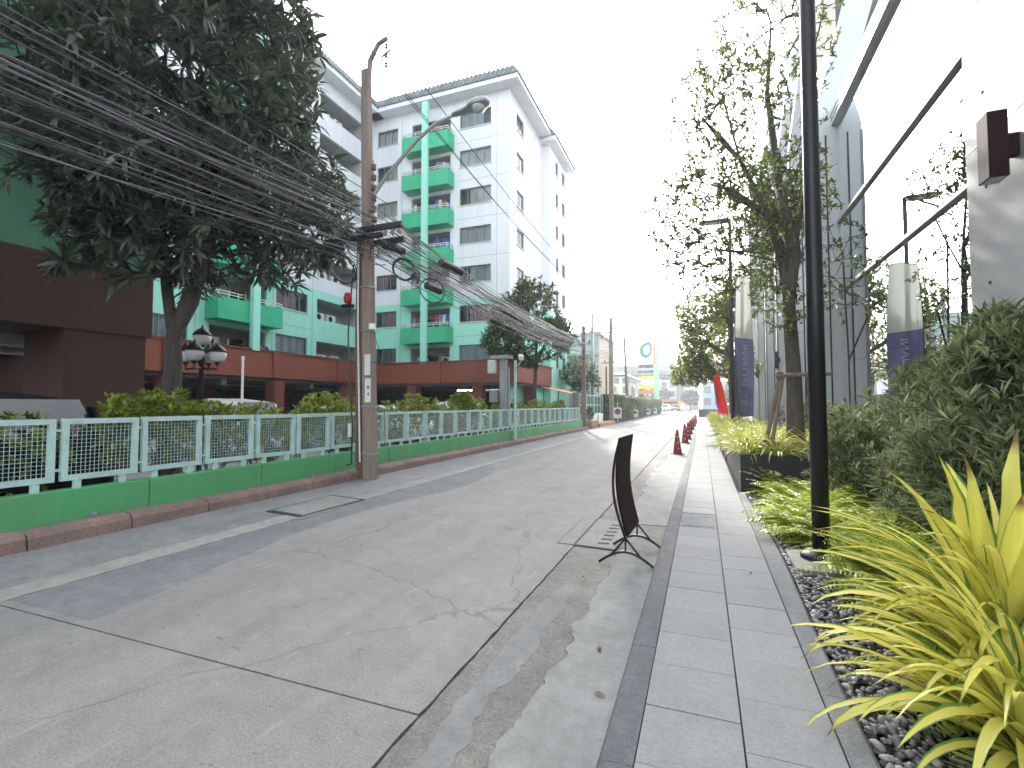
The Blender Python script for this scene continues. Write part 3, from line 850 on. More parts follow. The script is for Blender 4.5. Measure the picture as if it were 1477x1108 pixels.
def loggia(parent, fmap, u0, u1, z0, z1, depth=1.5, door=True):
    m = MB()
    q = lambda *p: m.add([fmap(*x) for x in p], [(0, 1, 2, 3)])
    q((u0, z0, -depth), (u1, z0, -depth), (u1, z1, -depth), (u0, z1, -depth))
    q((u0, z0, -.16), (u0, z0, -depth), (u0, z1, -depth), (u0, z1, -.16))
    q((u1, z0, -.16), (u1, z0, -depth), (u1, z1, -depth), (u1, z1, -.16))
    q((u0, z0, -.16), (u1, z0, -.16), (u1, z0, -depth), (u0, z0, -depth))
    q((u0, z1, -.16), (u1, z1, -.16), (u1, z1, -depth), (u0, z1, -depth))
    lo = m.build('loggia', M['loggia'], parent)
    if door:
        c = u0 + (u1 - u0) * .3; mbox(MB(), fmap, c - .55, c + .55, z0, z0 + 2.0, -depth + .01, -depth + .05).build('door', M['carglass'], lo)
        c = u0 + (u1 - u0) * .78; mbox(MB(), fmap, c - .5, c + .5, z0 + .9, z0 + 2.0, -depth + .01, -depth + .05).build('inner_window', M['carglass'], lo)
    return lo

def balcony(parent, fmap, u0, u1, z, proj=.95):
    m = MB(); z0, z1 = z - .14, z + .98
    mbox(m, fmap, u0, u1, z0, z0 + .14, 0.003, proj)
    mbox(m, fmap, u0, u1, z0 + .14, z1, proj - .1, proj)
    mbox(m, fmap, u0, u0 + .1, z0 + .14, z1, 0.003, proj - .1); mbox(m, fmap, u1 - .1, u1, z0 + .14, z1, .003, proj - .1)
    b = m.build('balcony', M['emerald'], parent)
    r = MB()
    for dz in (.13, .27):
        mbox(r, fmap, u0 + .02, u1 - .02, z1 + dz, z1 + dz + .045, proj - .08, proj - .03)
        mbox(r, fmap, u0 + .02, u0 + .06, z1 + dz, z1 + dz + .045, 0.01, proj - .08); mbox(r, fmap, u1 - .06, u1 - .02, z1 + dz, z1 + dz + .045, .01, proj - .08)
    n = 7
    for i in range(n + 1):
        u = u0 + .04 + (u1 - u0 - .08) * i / n
        mbox(r, fmap, u - .02, u + .02, z1 - .001, z1 + .13, proj - .075, proj - .035); mbox(r, fmap, u - .02, u + .02, z1 + .175, z1 + .27, proj - .075, proj - .035)
    r.build('railing', M['rail'], b)
    return b

def ac_unit(fmap, u, z, d, label, group):
    p = Vector(fmap(u, z, d))
    t = thing('air_conditioner', p, label, 'air conditioner', group)
    body = MB(); mbox(body, fmap, u - .40, u + .40, z, z + .55, d, d + .28); body.build('casing', M['rail'], t, bevel=.02)
    ring = MB(); pts = [fmap(u - .1 + .2 * math.cos(a), z + .28 + .2 * math.sin(a), d + .285) for a in np.linspace(0, 2 * math.pi, 15)[:-1]]
    ring.add(pts, [tuple(range(14))]); ring.build('fan_grille', M['dark'], t)
    return t

def cloth(fmap, u, z, d, mat, label, w=.42, h=.62, group='laundry on the balconies'):
    """shirt on a hanger: body, two sleeves"""
    p = Vector(fmap(u, z, d)); pts = [(-.5, 0), (.5, 0), (.5, .62), (.85, .5), (.95, .68), (.45, 1), (.15, .95), (-.15, .95), (-.45, 1), (-.95, .68), (-.85, .5), (-.5, .62)]
    m = MB(); n = len(pts)
    A = [fmap(u + x * w / 2, z + y * h, d + .03 * math.sin(9 * x)) for x, y in pts]; B = [fmap(u + x * w / 2, z + y * h, d + .03 + .03 * math.sin(9 * x)) for x, y in pts]
    m.add(A + B, [tuple(range(n)), tuple(range(2 * n - 1, n - 1, -1))] + [(i, (i + 1) % n, n + (i + 1) % n, n + i) for i in range(n)])
    return solo(m, 'hanging_shirt', mat, p, label, 'shirt', group)

M['shirt_y'] = surf('yellow_cloth', (.6, .38, .02), .9); M['shirt_b'] = surf('blue_cloth', (.05, .12, .45), .9); M['shirt_w'] = surf('white_cloth', (.6, .6, .62), .9)
M['shirt_d'] = surf('dark_cloth', (.05, .05, .07), .9); M['shirt_r'] = surf('red_cloth', (.4, .06, .06), .9); M['shirt_g'] = surf('grey_cloth', (.25, .25, .28), .9)
SH = [('shirt_w', 'white'), ('shirt_d', 'dark'), ('shirt_b', 'blue'), ('shirt_r', 'red'), ('shirt_g', 'grey')]

apt = thing('apartment_building', (-17, 38, 0), 'seven storey white and mint apartment block with emerald balconies above red-brown parking podium', 'building')
fF = lambda u, z, d: (u, 31.0 - d, z)            # face towards the camera, u = X
fL = lambda u, z, d: (-23.4 + d, u, z)           # long wing facing the road, u = Y
fS = lambda u, z, d: (-12.15 + d, u, z)          # flank facing the road, u = Y
fB = lambda u, z, d: (-11.5 + d, u, z)           # projecting block behind the flank
fB2 = lambda u, z, d: (u, 38.5 - d, z)
ZT, ZS = 23.5, 9.0
lo, hi = MB(), MB()
def wz(k): return (max(ZF[k] + 1.32, 4.6), ZF[k] + 2.52)
opF, opL, opS, opB = [], [], [], []
for k in range(7):
    a, b = wz(k)
    opF += [(-23.1, -21.25, a, b), (-16.0, -13.55, a, b), (-20.0, -16.75, ZF[k] + .02, ZF[k] + 2.42)]
    opL += [(21.9, 24.4, a, b), (13.9, 16.6, a, b), (7.0, 9.6, a, b), (17.7, 21.2, ZF[k] + .02, ZF[k] + 2.42), (25.2, 29.6, ZF[k] + 1.1, ZF[k] + 2.45), (9.9, 13.4, ZF[k] + .02, ZF[k] + 2.42)]
    opS += [(32.4, 33.9, a, b)]
    opB += [(40.2, 41.0, a, b), (42.2, 43.2, a, b)]
wall_cells((lo, hi), fF, -23.4, -12.15, 3.0, ZT, opF, ZS)
wall_cells((lo, hi), fL, 3.0, 31.0, 3.0, ZT, opL, ZS)
wall_cells((lo, hi), fS, 31.0, 38.5, 0.0, ZT, opS, ZS)
wall_cells((lo, hi), fB, 38.5, 43.8, 0.0, ZT, opB, ZS)
wall_cells((lo, hi), fB2, -12.15, -11.5, 0, ZT, [], ZS)
for mb_, z0, z1 in ((lo, 3.0, ZS), (hi, ZS, ZT)):
    mb_.add([(-36, 43.8, z0), (-11.5, 43.8, z0), (-11.5, 43.8, z1), (-36, 43.8, z1)], [(0, 1, 2, 3)]); mb_.add([(-36, 3, z0), (-36, 43.8, z0), (-36, 43.8, z1), (-36, 3, z1)], [(0, 1, 2, 3)])
    mb_.add([(-36, 3, z0), (-23.4, 3, z0), (-23.4, 3, z1), (-36, 3, z1)], [(0, 1, 2, 3)])
lo.build('lower_wall', M['mint'], apt); hi.build('upper_wall', M['white'], apt)
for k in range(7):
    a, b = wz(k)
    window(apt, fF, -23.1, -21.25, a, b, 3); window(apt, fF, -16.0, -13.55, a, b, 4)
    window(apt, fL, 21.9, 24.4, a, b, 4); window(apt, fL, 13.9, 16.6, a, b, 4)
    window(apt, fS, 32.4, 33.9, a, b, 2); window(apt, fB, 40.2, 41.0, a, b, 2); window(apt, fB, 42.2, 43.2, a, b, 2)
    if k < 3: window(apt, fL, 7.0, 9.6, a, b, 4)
    loggia(apt, fF, -20.0, -16.75, ZF[k] + .02, ZF[k] + 2.42); loggia(apt, fL, 17.7, 21.2, ZF[k] + .02, ZF[k] + 2.42)
    loggia(apt, fL, 25.2, 29.6, ZF[k] + 1.1, ZF[k] + 2.45, 1.8, False)
    loggia(apt, fL, 9.9, 13.4, ZF[k] + .02, ZF[k] + 2.42, door=False)
    if k:
        balcony(apt, fF, -20.25, -16.45, ZF[k]); balcony(apt, fL, 17.45, 21.5, ZF[k]); balcony(apt, fL, 9.7, 13.6, ZF[k])
mbox(MB(), fF, -18.45, -18.0, 4.4, ZT - .3, .955, 1.2).build('mint_fin', M['mint'], apt)
mbox(MB(), fL, 19.3, 19.75, 4.4, ZT - .3, .955, 1.2).build('mint_fin', M['mint'], apt)
mbox(MB(), fL, 11.4, 11.85, 4.4, ZT - .3, .955, 1.2).build('mint_fin', M['mint'], apt)
# shallow render joints
for fm, us in ((fF, (-20.9, -13.1)), (fL, (16.95, 21.65, 24.8, 30.2)), (fS, (34.6, 36.5))):
    for u in us: mbox(MB(), fm, u - .015, u + .015, 4.6, ZT - .4, .0, .004).build('render_joint', M['galv'], apt)
for fm, u0, u1 in ((fF, -16.3, -12.2), (fS, 31.05, 38.4), (fL, 21.7, 24.7)):
    for k in range(1, 7): mbox(MB(), fm, u0, u1, ZF[k] + .32, ZF[k] + .345, .0, .0035).build('render_joint', M['galv'], apt)
# roof with eaves
def hip(parent, x0, x1, y0, y1, zb, rise, ribs):
    """steep tiled skirt above the eave, low hip behind it"""
    s = .62; zt_ = zb + .95
    m = MB()
    Vv = [(x0, y0, zb), (x1, y0, zb), (x1, y1, zb), (x0, y1, zb), (x0 + s, y0 + s, zt_), (x1 - s, y0 + s, zt_), (x1 - s, y1 - s, zt_), (x0 + s, y1 - s, zt_)]
    m.add(Vv, [(0, 1, 5, 4), (1, 2, 6, 5), (2, 3, 7, 6), (3, 0, 4, 7), (4, 5, 6, 7)]); rf = m.build('roof', M['roof'], parent)
    e = MB()
    e.box(x0 + .03, x1 - .03, y0 + .03, y1 - .03, zb - .36, zb - .05); e.build('eave', M['white'], rf)
    rb = MB()
    for side, a, b in ribs:
        u = a
        while u < b:
            t = min(1, (u - a + .05) / s, (b - u + .05) / s)
            if side == 'front': rb.tube([(u, y0 - .06, zb - .05), (u, y0 + s * t, zb + .95 * t + .03)], .08, 6)
            if side == 'right': rb.tube([(x1 + .06, u, zb - .05), (x1 - s * t, u, zb + .95 * t + .03)], .08, 6)
            u += .34
    o = rb.build('roof_tiles', M['roof'], rf); tag(o, kind='stuff')
    return rf
hip(apt, -37, -22.45, 2, 44.4, 23.86, 3.2, [('right', 2.1, 32)])
hip(apt, -30, -11.2, 30.05, 38.6, 23.86, 2.6, [('front', -22.4, -11.3), ('right', 30.1, 38.5)])
hip(apt, -30, -10.8, 37.8, 44.5, 23.5, 2.6, [('right', 37.9, 44.4)])
# parking podium
pod = MB()
pod.box(-22.55, -22.3, 3, 29.85, 3.0, 4.42); pod.box(-22.55, -11.35, 29.85, 30.1, 3.0, 4.42); pod.box(-11.6, -11.35, 30.1, 38.3, 3.0, 4.42)
pb = pod.build('podium_parapet', M['orange_brown'], apt)
cop = MB(); cop.box(-22.62, -22.23, 3, 29.78, 4.42, 4.52); cop.box(-22.62, -11.28, 29.78, 30.17, 4.42, 4.52); cop.box(-11.67, -11.28, 30.17, 38.3, 4.42, 4.52)
cop.build('coping', M['brown'], pb)
for y in (9, 15, 21, 26.2): MB().box(-22.29, -22.2, y - .3, y + .3, 3.0, 4.41).build('podium_pier', M['orange_brown'], pb)
MB().box(-17.2, -16.8, 29.72, 29.84, 3.0, 4.41).build('podium_pier', M['orange_brown'], pb)
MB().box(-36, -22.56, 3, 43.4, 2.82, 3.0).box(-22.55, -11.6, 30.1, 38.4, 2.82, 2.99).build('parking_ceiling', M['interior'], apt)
for x, y in [(-22.5, v) for v in (9, 15, 21, 27)] + [(-19.3, 30.3), (-14.2, 30.3), (-11.8, 34)] + [(-28, v) for v in (9, 15, 21, 27, 33)]:
    MB().box(x - .25, x + .45, y - .35, y + .35, 0.02, 2.82).build('column', M['brown'], apt)
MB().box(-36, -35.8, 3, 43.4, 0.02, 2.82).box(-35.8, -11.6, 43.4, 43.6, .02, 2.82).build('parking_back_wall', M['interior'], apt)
for y in (12, 18, 24, 30):
    MB().box(-35.7, -22.6, y - .15, y + .15, 2.5, 2.815).build('ceiling_beam', M['interior'], apt)
for i, x in enumerate((-33, -29.5, -26)): MB().tube([(x, 4, 2.66), (x, 43, 2.66)], .06, 6).build('pipe', M['galv'], apt)
MB().box(-11.49, -11.44, 38.6, 43.7, 0.02, 1.1).build('plinth', M['shaded_green_wall'], apt)

for k, u in ((3, -17.3), (5, -17.1)): ac_unit(fF, u, ZF[k] + 1.55, -1.3, 'white air conditioner hung inside an emerald balcony recess', 'air conditioners in the balcony recesses')
for k, u in ((0, -19.4), (0, -17.3)): ac_unit(fF, u, ZF[k] + 1.26, -.9, 'white air conditioner standing above the podium parapet', 'air conditioners above the podium')
for k in range(0, 7):
    for u in ((26.0, 27.1) if k % 2 else (26.2, 27.5)):
        ac_unit(fL, u, ZF[k] + 1.12, -.75, 'white air conditioner on an open gallery of the long wing', 'air conditioners on the gallery')
ac_unit(fL, 18.3, ZF[0] + 1.35, -.8, 'large white air conditioner behind the globe lamp', 'air conditioners in the balcony recesses')
cloth(fL, 20.5, 4.3, .2, M['shirt_y'], 'yellow shirt drying on the lowest balcony of the long wing', .55, .6); cloth(fL, 21.0, 4.3, .2, M['shirt_b'], 'blue shirt drying beside the yellow one', .5, .55)
for k in range(1, 7):
    for j in range(4):
        u = -17.75 + j * .25 + random.uniform(-.05, .05); mname, cname = SH[random.randrange(5)]
        cloth(fF, u, ZF[k] + 1.30, .15 - .1 * j, M[mname], cname + ' shirt hanging in a balcony recess of the apartment block', .36, .7, cname + ' shirts on the balconies')
for k in range(1, 7):
    for j in range(2):
        u = -19.6 + j * .5; mname, cname = SH[random.randrange(5)]
        cloth(fF, u, ZF[k] + 1.28, .1, M[mname], cname + ' shirt hanging in a balcony recess of the apartment block', .36, .6, cname + ' shirts on the balconies')

# ------------------------------------------------------------------ near building on stilts (left)
nb = thing('stilted_building', (-14, -2, 0), 'shaded green building raised on red-brown columns beside the big tree', 'building')
MB().box(-17, -11.6, -14, 7.3, 4.4, 14).build('upper_wall', M['shaded_green_wall'], nb)
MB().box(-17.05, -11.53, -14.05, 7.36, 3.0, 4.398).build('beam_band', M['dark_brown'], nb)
for y0, y1 in ((5.75, 7.25), (-1.2, .3), (-8.2, -6.7)):
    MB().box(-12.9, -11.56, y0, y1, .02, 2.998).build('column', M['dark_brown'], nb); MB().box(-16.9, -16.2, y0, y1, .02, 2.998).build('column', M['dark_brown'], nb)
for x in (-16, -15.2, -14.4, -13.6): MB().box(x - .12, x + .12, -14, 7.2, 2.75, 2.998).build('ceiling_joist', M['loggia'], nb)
MB().tube([(-14.0, -14, 2.68), (-14.0, 7.2, 2.68)], .05, 6).build('pipe', M['galv'], nb)
mbox(MB(), lambda u, z, d: (-11.6 + d, u, z), -14, 7.3, 7.2, 7.24, 0, .012).build('render_joint', M['galv'], nb)

for yy in (-9.5, -5.2, -.9, 3.4): mbox(MB(), lambda u, z, d: (-11.53 + d, u, z), yy, yy + .025, 3.02, 4.38, 0, .006).build('render_joint', M['galv'], nb)

# ------------------------------------------------------------------ fence
fx = -6.84
fence = thing('mesh_fence', (fx, 14, .175), 'long pale aqua wire mesh fence standing on a low green wall', 'fence')
y = -6.2
wl_pts = []
while y < 29.4:
    y2 = min(y + 1.757, 29.45)
    MB().box(fx - .11, fx + .09, y + .006, y2 - .006, .16, .53).build('low_wall', M['fence_wall'], fence, bevel=.006)
    y = y2
MB().box(fx - .09, fx + .07, -6.2, 29.4, .16, .522).build('wall_core', M['joint'], fence)
fr = MB(); W_ = .815
for z in (.625, 1.275): fr.box(-.03, .03, 0, W_, z, z + .062)
for yy in (0, W_ - .06): fr.box(-.029, .029, yy, yy + .06, .687, 1.275)
for yy in (.13, W_ - .20): fr.box(-.022, .022, yy, yy + .07, .528, .625)
for z in (.74, 1.19): fr.box(-.014, .014, W_, W_ + .066, z, z + .03)
fr_me = fr.mesh('panel', M['fence'])
wr = MB(); s = .0021
for i in range(1, 15): yy = .06 + (W_ - .12) * i / 15; wr.box(-s, s, yy - s, yy + s, .687, 1.275)
for i in range(1, 13): zz = .687 + .588 * i / 13; wr.box(-s * 1.9, -s * .1, .06, W_ - .06, zz - s, zz + s)
wr_me = wr.mesh('wire_mesh', M['fence'])
for i in range(-10, 30):
    yy = 3.41 + i * .879
    if yy + .9 > 29.5: break
    p = share(fr_me, 'panel', fence, (fx + random.uniform(-.006, .006), yy, random.uniform(-.008, .008))); p.rotation_euler = (R(random.uniform(-.5, .5)), R(random.uniform(-1, 1)), R(random.uniform(-.7, .7)))
    w = share(wr_me, 'wire_mesh', p, (0, 0, 0), world=False)
for yy in (3.7, 7.2, 10.9, 14.4):
    b = MB(); b.lathe([(.035, 0), (.035, .05), (.02, .055)], (0, 0, 0), 10, 'X'); me = b.mesh('weep_pipe', M['galv'])
    share(me, 'weep_pipe', fence, (fx + .085, yy, .2))

# ------------------------------------------------------------------ utility poles, brackets, lamp, cables
def text_mesh(txt, size, mat, extrude=.002):
    cu = bpy.data.curves.new('lettering', 'FONT'); cu.body = txt; cu.size = size; cu.extrude = extrude; cu.align_x = 'CENTER'; cu.align_y = 'CENTER'
    o = bpy.data.objects.new('lettering_tmp', cu); COL.objects.link(o)
    dg = bpy.context.evaluated_depsgraph_get()
    me = bpy.data.meshes.new_from_object(o.evaluated_get(dg)); COL.objects.unlink(o); bpy.data.objects.remove(o)
    me.materials.clear(); me.materials.append(mat); me.name = 'lettering'
    return me

PX, PY = -6.28, 8.32
def lean(z): return PX - .028 * z
up = thing('utility_pole', (PX, PY, 0), 'weathered square utility pole with tangled cables and white plates before the mesh fence', 'utility pole')
def sqring(cx, cy, z, w): return [(cx - w, cy - w, z), (cx + w, cy - w, z), (cx + w, cy + w, z), (cx - w, cy + w, z)]
MB().loft([sqring(lean(z), PY, z, w) for z, w in ((-.03, .115), (2, .104), (5, .092), (8.55, .08))]).build('shaft', M['wood_pole'], up, bevel=.015)
MB().tube([(lean(8.3) + .05, PY, 8.2), (lean(8.3) + .10, PY, 8.75), (lean(8.3) + .30, PY, 9.05), (lean(8.3) + .52, PY, 9.12)], [.055, .055, .05, .045], 6).build('top_bracket', M['wood_pole'], up)
for dx, r in ((-.19, .05), (-.29, .035)):
    MB().tube([(lean(0) + dx, PY - .05, -.02), (lean(3) + dx + .03, PY - .05, 3), (lean(4.9) + dx + .08, PY - .02, 5.0)], r, 8).build('conduit', M['rust'], up)
MB().tube([(lean(0) - .15, PY - .15, .35), (lean(3) - .16, PY - .15, 3.2), (lean(4.9) - .13, PY - .13, 4.6)], .018, 6).build('conduit', M['paper'], up)
MB().tube([(lean(0) - .40, PY - .1, .3), (lean(1) - .36, PY - .1, 1.1), (lean(2) - .42, PY - .12, 2.1), (lean(3) - .44, PY - .1, 3.0), (lean(4) - .3, PY - .1, 4.4)], .016, 6).build('loose_cable', M['cable'], up)
MB().tube([(lean(0) - .40, PY - .1, .3), (lean(0) - .75, PY - .3, .19), (lean(0) - .9, PY - .9, .2)], .018, 6).build('loose_cable', M['cable'], up)
for z in (.5, 1.45, 3.0, 3.9): MB().box(lean(z) - .125, lean(z) + .115, PY - .12, PY + .12, z, z + .03).build('strap', M['galv'], up)
for z0, z1 in ((2.10, 2.52), (1.55, 2.03)):
    pl = MB().box(lean(z0) - .03, lean(z0) + .105, PY - .122, PY - .110, z0, z1).build('plate', M['paper'], up)
    if z0 < 2:
        for dz in (.30, .16):
            o = share(text_mesh('8' if dz > .2 else '4', .11, M['ink']), 'lettering', pl, (lean(z0) + .05, PY - .124, z0 + dz)); o.rotation_euler = (R(90), 0, 0)
MB().box(lean(1) - .42, lean(1) - .36, PY - .16, PY - .1, .85, 1.12).build('small_box', M['paper'], up)
MB().lathe([(.001, 0), (.07, .02), (.085, .12), (.06, .22), (.001, .24)], (lean(3.6) - .32, PY - .25, 3.55), 10).build('siren', M['signred'], up, smooth=True)
MB().box(lean(3.4) - .45, lean(3.4) - .2, PY - .3, PY - .2, 3.47, 3.54).build('siren_bracket', M['black_metal'], up)
# crossarms and insulator stack
for z, L, dy in ((5.02, .95, -.16), (4.83, .8, .14)):
    MB().box(lean(z) - .15, lean(z) + L, PY + dy - .05, PY + dy + .05, z, z + .1).build('crossarm', M['cable'], up)
MB().box(lean(4.9) - .9, lean(4.9) + .5, PY - .26, PY - .16, 4.86, 4.94).build('crossarm', M['cable'], up)
for i in range(6):
    z = 5.3 + i * .22
    MB().lathe([(.02, -.07), (.055, -.05), (.05, 0), (.06, .05), (.02, .07)], (lean(z) + .2, PY - .05, z), 8).build('insulator', M['rust'], up, smooth=True)
MB().tube([(lean(5.2) + .2, PY - .05, 5.15), (lean(6.5) + .2, PY - .05, 6.55)], .012, 5).build('insulator_rack', M['galv'], up)
for i in range(5):
    MB().lathe([(.02, -.05), (.045, -.03), (.04, .0), (.045, .03), (.02, .05)], (lean(5) + .2 + i * .17, PY - .16, 4.94), 8).build('insulator', M['cable_grey'], up, smooth=True)
cc = MB().obox((lean(3.3) + .24, PY - .2, 3.05), .12, .24, .12, Matrix.Rotation(.6, 3, 'Z')).build('small_camera', M['paper'], up, bevel=.01)
MB().tube([(lean(3) + .24, PY - .2, 3.0), (lean(3) + .40, PY - .2, 2.6), (lean(3) + .33, PY - .2, 2.35), (lean(3) + .15, PY - .1, 2.35)], .008, 5).build('loose_cable', M['cable'], up)

# street light on the same pole
sl = thing('street_light', (lean(5.6), PY, 5.6), 'grey cobra-head street light on a long curved arm reaching over the road', 'street light')
ap = [(lean(5.5) + .12, PY - .05, 5.45), (lean(5.6) + .22, PY - .05, 5.85), (-5.95, PY - .05, 6.15), (-5.2, PY - .08, 6.75), (-4.75, PY - .1, 7.0), (-4.3, PY - .1, 7.08)]
MB().tube(ap, [.045, .045, .042, .038, .036, .034], 8).build('arm', M['galv'], sl, smooth=True)
hd = MB(); ax0 = Vector((-4.42, PY - .1, 7.06)); dirx = Vector((.99, 0, .13)).normalized()
rings = []
for t, w, h in ((0, .05, .05), (.06, .10, .07), (.30, .12, .09), (.42, .13, .1), (.47, .20, .12), (.60, .26, .15), (.78, .26, .15), (.92, .18, .1), (.98, .04, .03)):
    c = ax0 + dirx * (t * .82); rings.append([(c.x, c.y + w * math.cos(a) * .62, c.z + (h * math.sin(a) if math.sin(a) > 0 else h * .35 * math.sin(a))) for a in np.linspace(0, 2 * math.pi, 13)[:-1]])
hd.loft(rings).build('lamp_head', M['galv'], sl, smooth=True)
ln = MB(); c = ax0 + dirx * .57
ln.lathe([(.001, -.10), (.08, -.085), (.135, -.03), (.14, 0)], (c.x, c.y, c.z - .03), 14).build('lens', M['chrome_lamp'], sl, smooth=True)

def cable(p0, p1, sag, r, mat, label, group, n=18):
    p0, p1 = Vector(p0), Vector(p1)
    pts = []
    for i in range(n + 1):
        t = i / n; q = p0.lerp(p1, t); q.z -= 4 * sag * t * (1 - t); pts.append(q)
    m = MB(); m.tube(pts, r, 4, cap=False)
    return solo(m, 'overhead_cable', mat, p0, label, 'cable', group)
# big bundle towards the camera side and on to the next poles
for i in range(44):
    h = random.gauss(5.0, .34); x = lean(5) + random.uniform(-.45, .75) - .1
    g_ = random.random() < .45
    r = random.choice((.005, .006, .008, .010))
    zf = h + random.uniform(-.7, .8)
    cable((lean(5) + random.uniform(-.3, .5), PY, h), (x - .1, -24, zf), random.uniform(.05, .85), r, M['cable_grey' if g_ else 'cable'],
          ('grey' if g_ else 'black') + ' telephone cable in the sagging bundle before the big tree', ('grey' if g_ else 'black') + ' cables of the bundle before the big tree')
for i in range(50):
    h = random.gauss(4.98, .24); g_ = random.random() < .5
    far = random.random()
    tgt = (-6.85 + random.uniform(-.3, .3), 29.9, random.gauss(5.35, .3)) if far < .55 else (-6.9 + random.uniform(-.3, .3), 40.3, random.gauss(5.4, .35))
    cable((lean(5) + random.uniform(-.2, .7), PY, h), tgt, random.uniform(.1, .85), random.choice((.006, .008, .011)), M['cable_grey' if g_ else 'cable'],
          ('grey' if g_ else 'black') + ' telephone cable in the bundle past the aqua fence and small tree', ('grey' if g_ else 'black') + ' cables of the bundle past the fence')
for i in range(14):
    cable((-6.9 + random.uniform(-.3, .3), 40.3, random.gauss(5.6, .4)), (-7.2, 75, random.gauss(6, .5)), random.uniform(.3, 1), .012, M['cable'], 'black cable strung above the clipped hedge', 'cables above the clipped hedge')
for i, (dx, z) in enumerate(((-.45, 9.0), (-.15, 8.7), (.25, 9.25))):
    cable((lean(8.5) + .45 + dx * .5, PY, z - .15), (lean(8.5) + .4 + dx, -24, z + .2), .55, .009, M['cable'], 'bare power line above the top bracket of the utility pole', 'power lines on top')
    cable((lean(8.5) + .45 + dx * .5, PY, z - .15), (-6.5 + dx * .6, 40.3, 9.2 + .15 * i), .9, .011, M['cable'], 'bare power line running from the pole top to the far bracketed pole', 'power lines to the far pole')
MB().tube([(lean(8.4) + .5, PY, 9.1), (lean(8.4) + .5, PY, 8.5)], .01, 5).build('insulator_rack', M['galv'], up)
MB().bar((lean(8.4) + .38, PY, 8.75), (lean(8.4) + .62, PY, 8.85), .03).build('insulator_rack', M['galv'], up)
# insulators hanging off the top bracket
for i in range(3):
    pz = 8.95 - i * .2
    MB().lathe([(.01, -.06), (.04, -.03), (.01, 0), (.04, .03), (.01, .06)], (lean(8.4) + .5, PY, pz), 8).build('insulator', M['rust'], up, smooth=True)
# spacers on the power lines
for yy, zz in ((26.5, 8.35), (34.2, 8.75)):
    m = MB()
    for a, b in (((-.22, 0), (0, .24)), ((0, .24), (.22, 0)), ((.22, 0), (0, -.24)), ((0, -.24), (-.22, 0))): m.bar((-6.3 + a[0], yy, zz + a[1]), (-6.3 + b[0], yy, zz + b[1]), .03)
    solo(m, 'line_spacer', M['galv'], (-6.3, yy, zz - .24), 'small diamond spacer clamped on the high power lines', 'line spacer', 'spacers on the power lines')

# slack jumpers hanging between the crossarms
for i in range(16):
    a = Vector((lean(5) + random.uniform(-1.1, 1.0), PY + random.uniform(-.6, .9), random.uniform(4.6, 5.0))); b = Vector((lean(5) + random.uniform(-.3, .4), PY + random.uniform(-.2, .2), random.uniform(4.3, 5.1)))
    cable(a, b, random.uniform(.08, .45), random.choice((.006, .008, .011)), M['cable'], 'short slack jumper cable looped at the pole crossarms', 'jumper cables at the pole', 10)

def coil(c, r, ax, label, turns=5, rr=.012):
    m = MB(); c = Vector(c); ax = Vector(ax).normalized(); x = ax.orthogonal().normalized(); y_ = ax.cross(x); pts = []
    for i in range(turns * 18):
        a = 2 * math.pi * i / 18; q = r * (1 + .05 * math.sin(i * .37)); pts.append(c + x * math.cos(a) * q * .85 + y_ * math.sin(a) * q + ax * .05 * math.sin(i * .21))
    m.tube(pts, rr, 4); return solo(m, 'cable_coil', M['cable'], c - Vector((0, 0, r)), label, 'cable coil', 'spare cable coils')
coil((lean(5) - .3, PY - 1.55, 4.55), .26, (.75, -.7, .1), 'round coil of spare black cable hanging before the long wing')
coil((lean(4.5) + .7, PY + .25, 4.3), .24, (.3, -.9, 0), 'coil of spare cable just right of the utility pole')
coil((lean(4.5) + 1.05, PY + .8, 3.95), .28, (.5, -.8, 0), 'loose coil of cable over the emerald balconies', 3, .009)
coil((lean(4.5) - .38, PY - .3, 4.25), .30, (.9, -.4, 0), 'slack loop of black cable beside the pole conduit', 4, .014)
def closure(c, d, L, r, label):
    m = MB(); c = Vector(c); d = Vector(d).normalized()
    m.tube([c - d * L / 2, c - d * (L / 2 - .03), c - d * L * .1, c + d * L * .1, c + d * (L / 2 - .03), c + d * L / 2], [r * .5, r, r * .92, r * .92, r, r * .5], 10)
    return solo(m, 'splice_closure', M['cable'], c, label, 'cable closure', 'cable splice closures')
closure((lean(5) - .65, PY - .35, 4.72), (1, .3, 0), .6, .085, 'thick black splice closure on the cables just left of the pole')
closure((lean(5) + .55, PY + .15, 4.72), (.6, .8, -.15), .5, .075, 'black splice closure under the crossarm')
closure((lean(5) + 1.15, PY + 1.5, 4.62), (.25, .95, -.1), .75, .09, 'long black splice closure in the bundle beyond the pole')
closure((lean(5) + .75, PY + 1.4, 4.15), (.25, .95, -.1), .5, .09, 'square-ended black closure over the coil')

def plain_pole(x, y, top, w, label, arms=(), mat='wood_pole'):
    t = thing('utility_pole', (x, y, 0), label, 'utility pole')
    MB().loft([sqring(x, y, -.03, w), sqring(x, y, top, w * .72)]).build('shaft', M[mat], t)
    for z, a, b, dy in arms:
        MB().box(x + a, x + b, y + dy - .05, y + dy + .05, z, z + .1).build('crossarm', M['galv'], t)
        for k in range(3):
            xx = x + a + (b - a) * (k + .5) / 3
            MB().lathe([(.02, 0), (.06, .04), (.04, .1), (.06, .14), (.02, .2)], (xx, y + dy, z + .1), 8).build('insulator', M['rust'], t, smooth=True)
    return t
plain_pole(-6.75, 29.7, 6.35, .13, 'short dark pole at the end of the aqua fence', ((5.2, -.5, .5, .12),))
plain_pole(-9.2, 44, 9.9, .15, 'grey pole with two angled crossarms before the white shophouse', ((8.4, -1.4, .5, .2), (8.0, -1.0, .8, -.2)), 'galv')
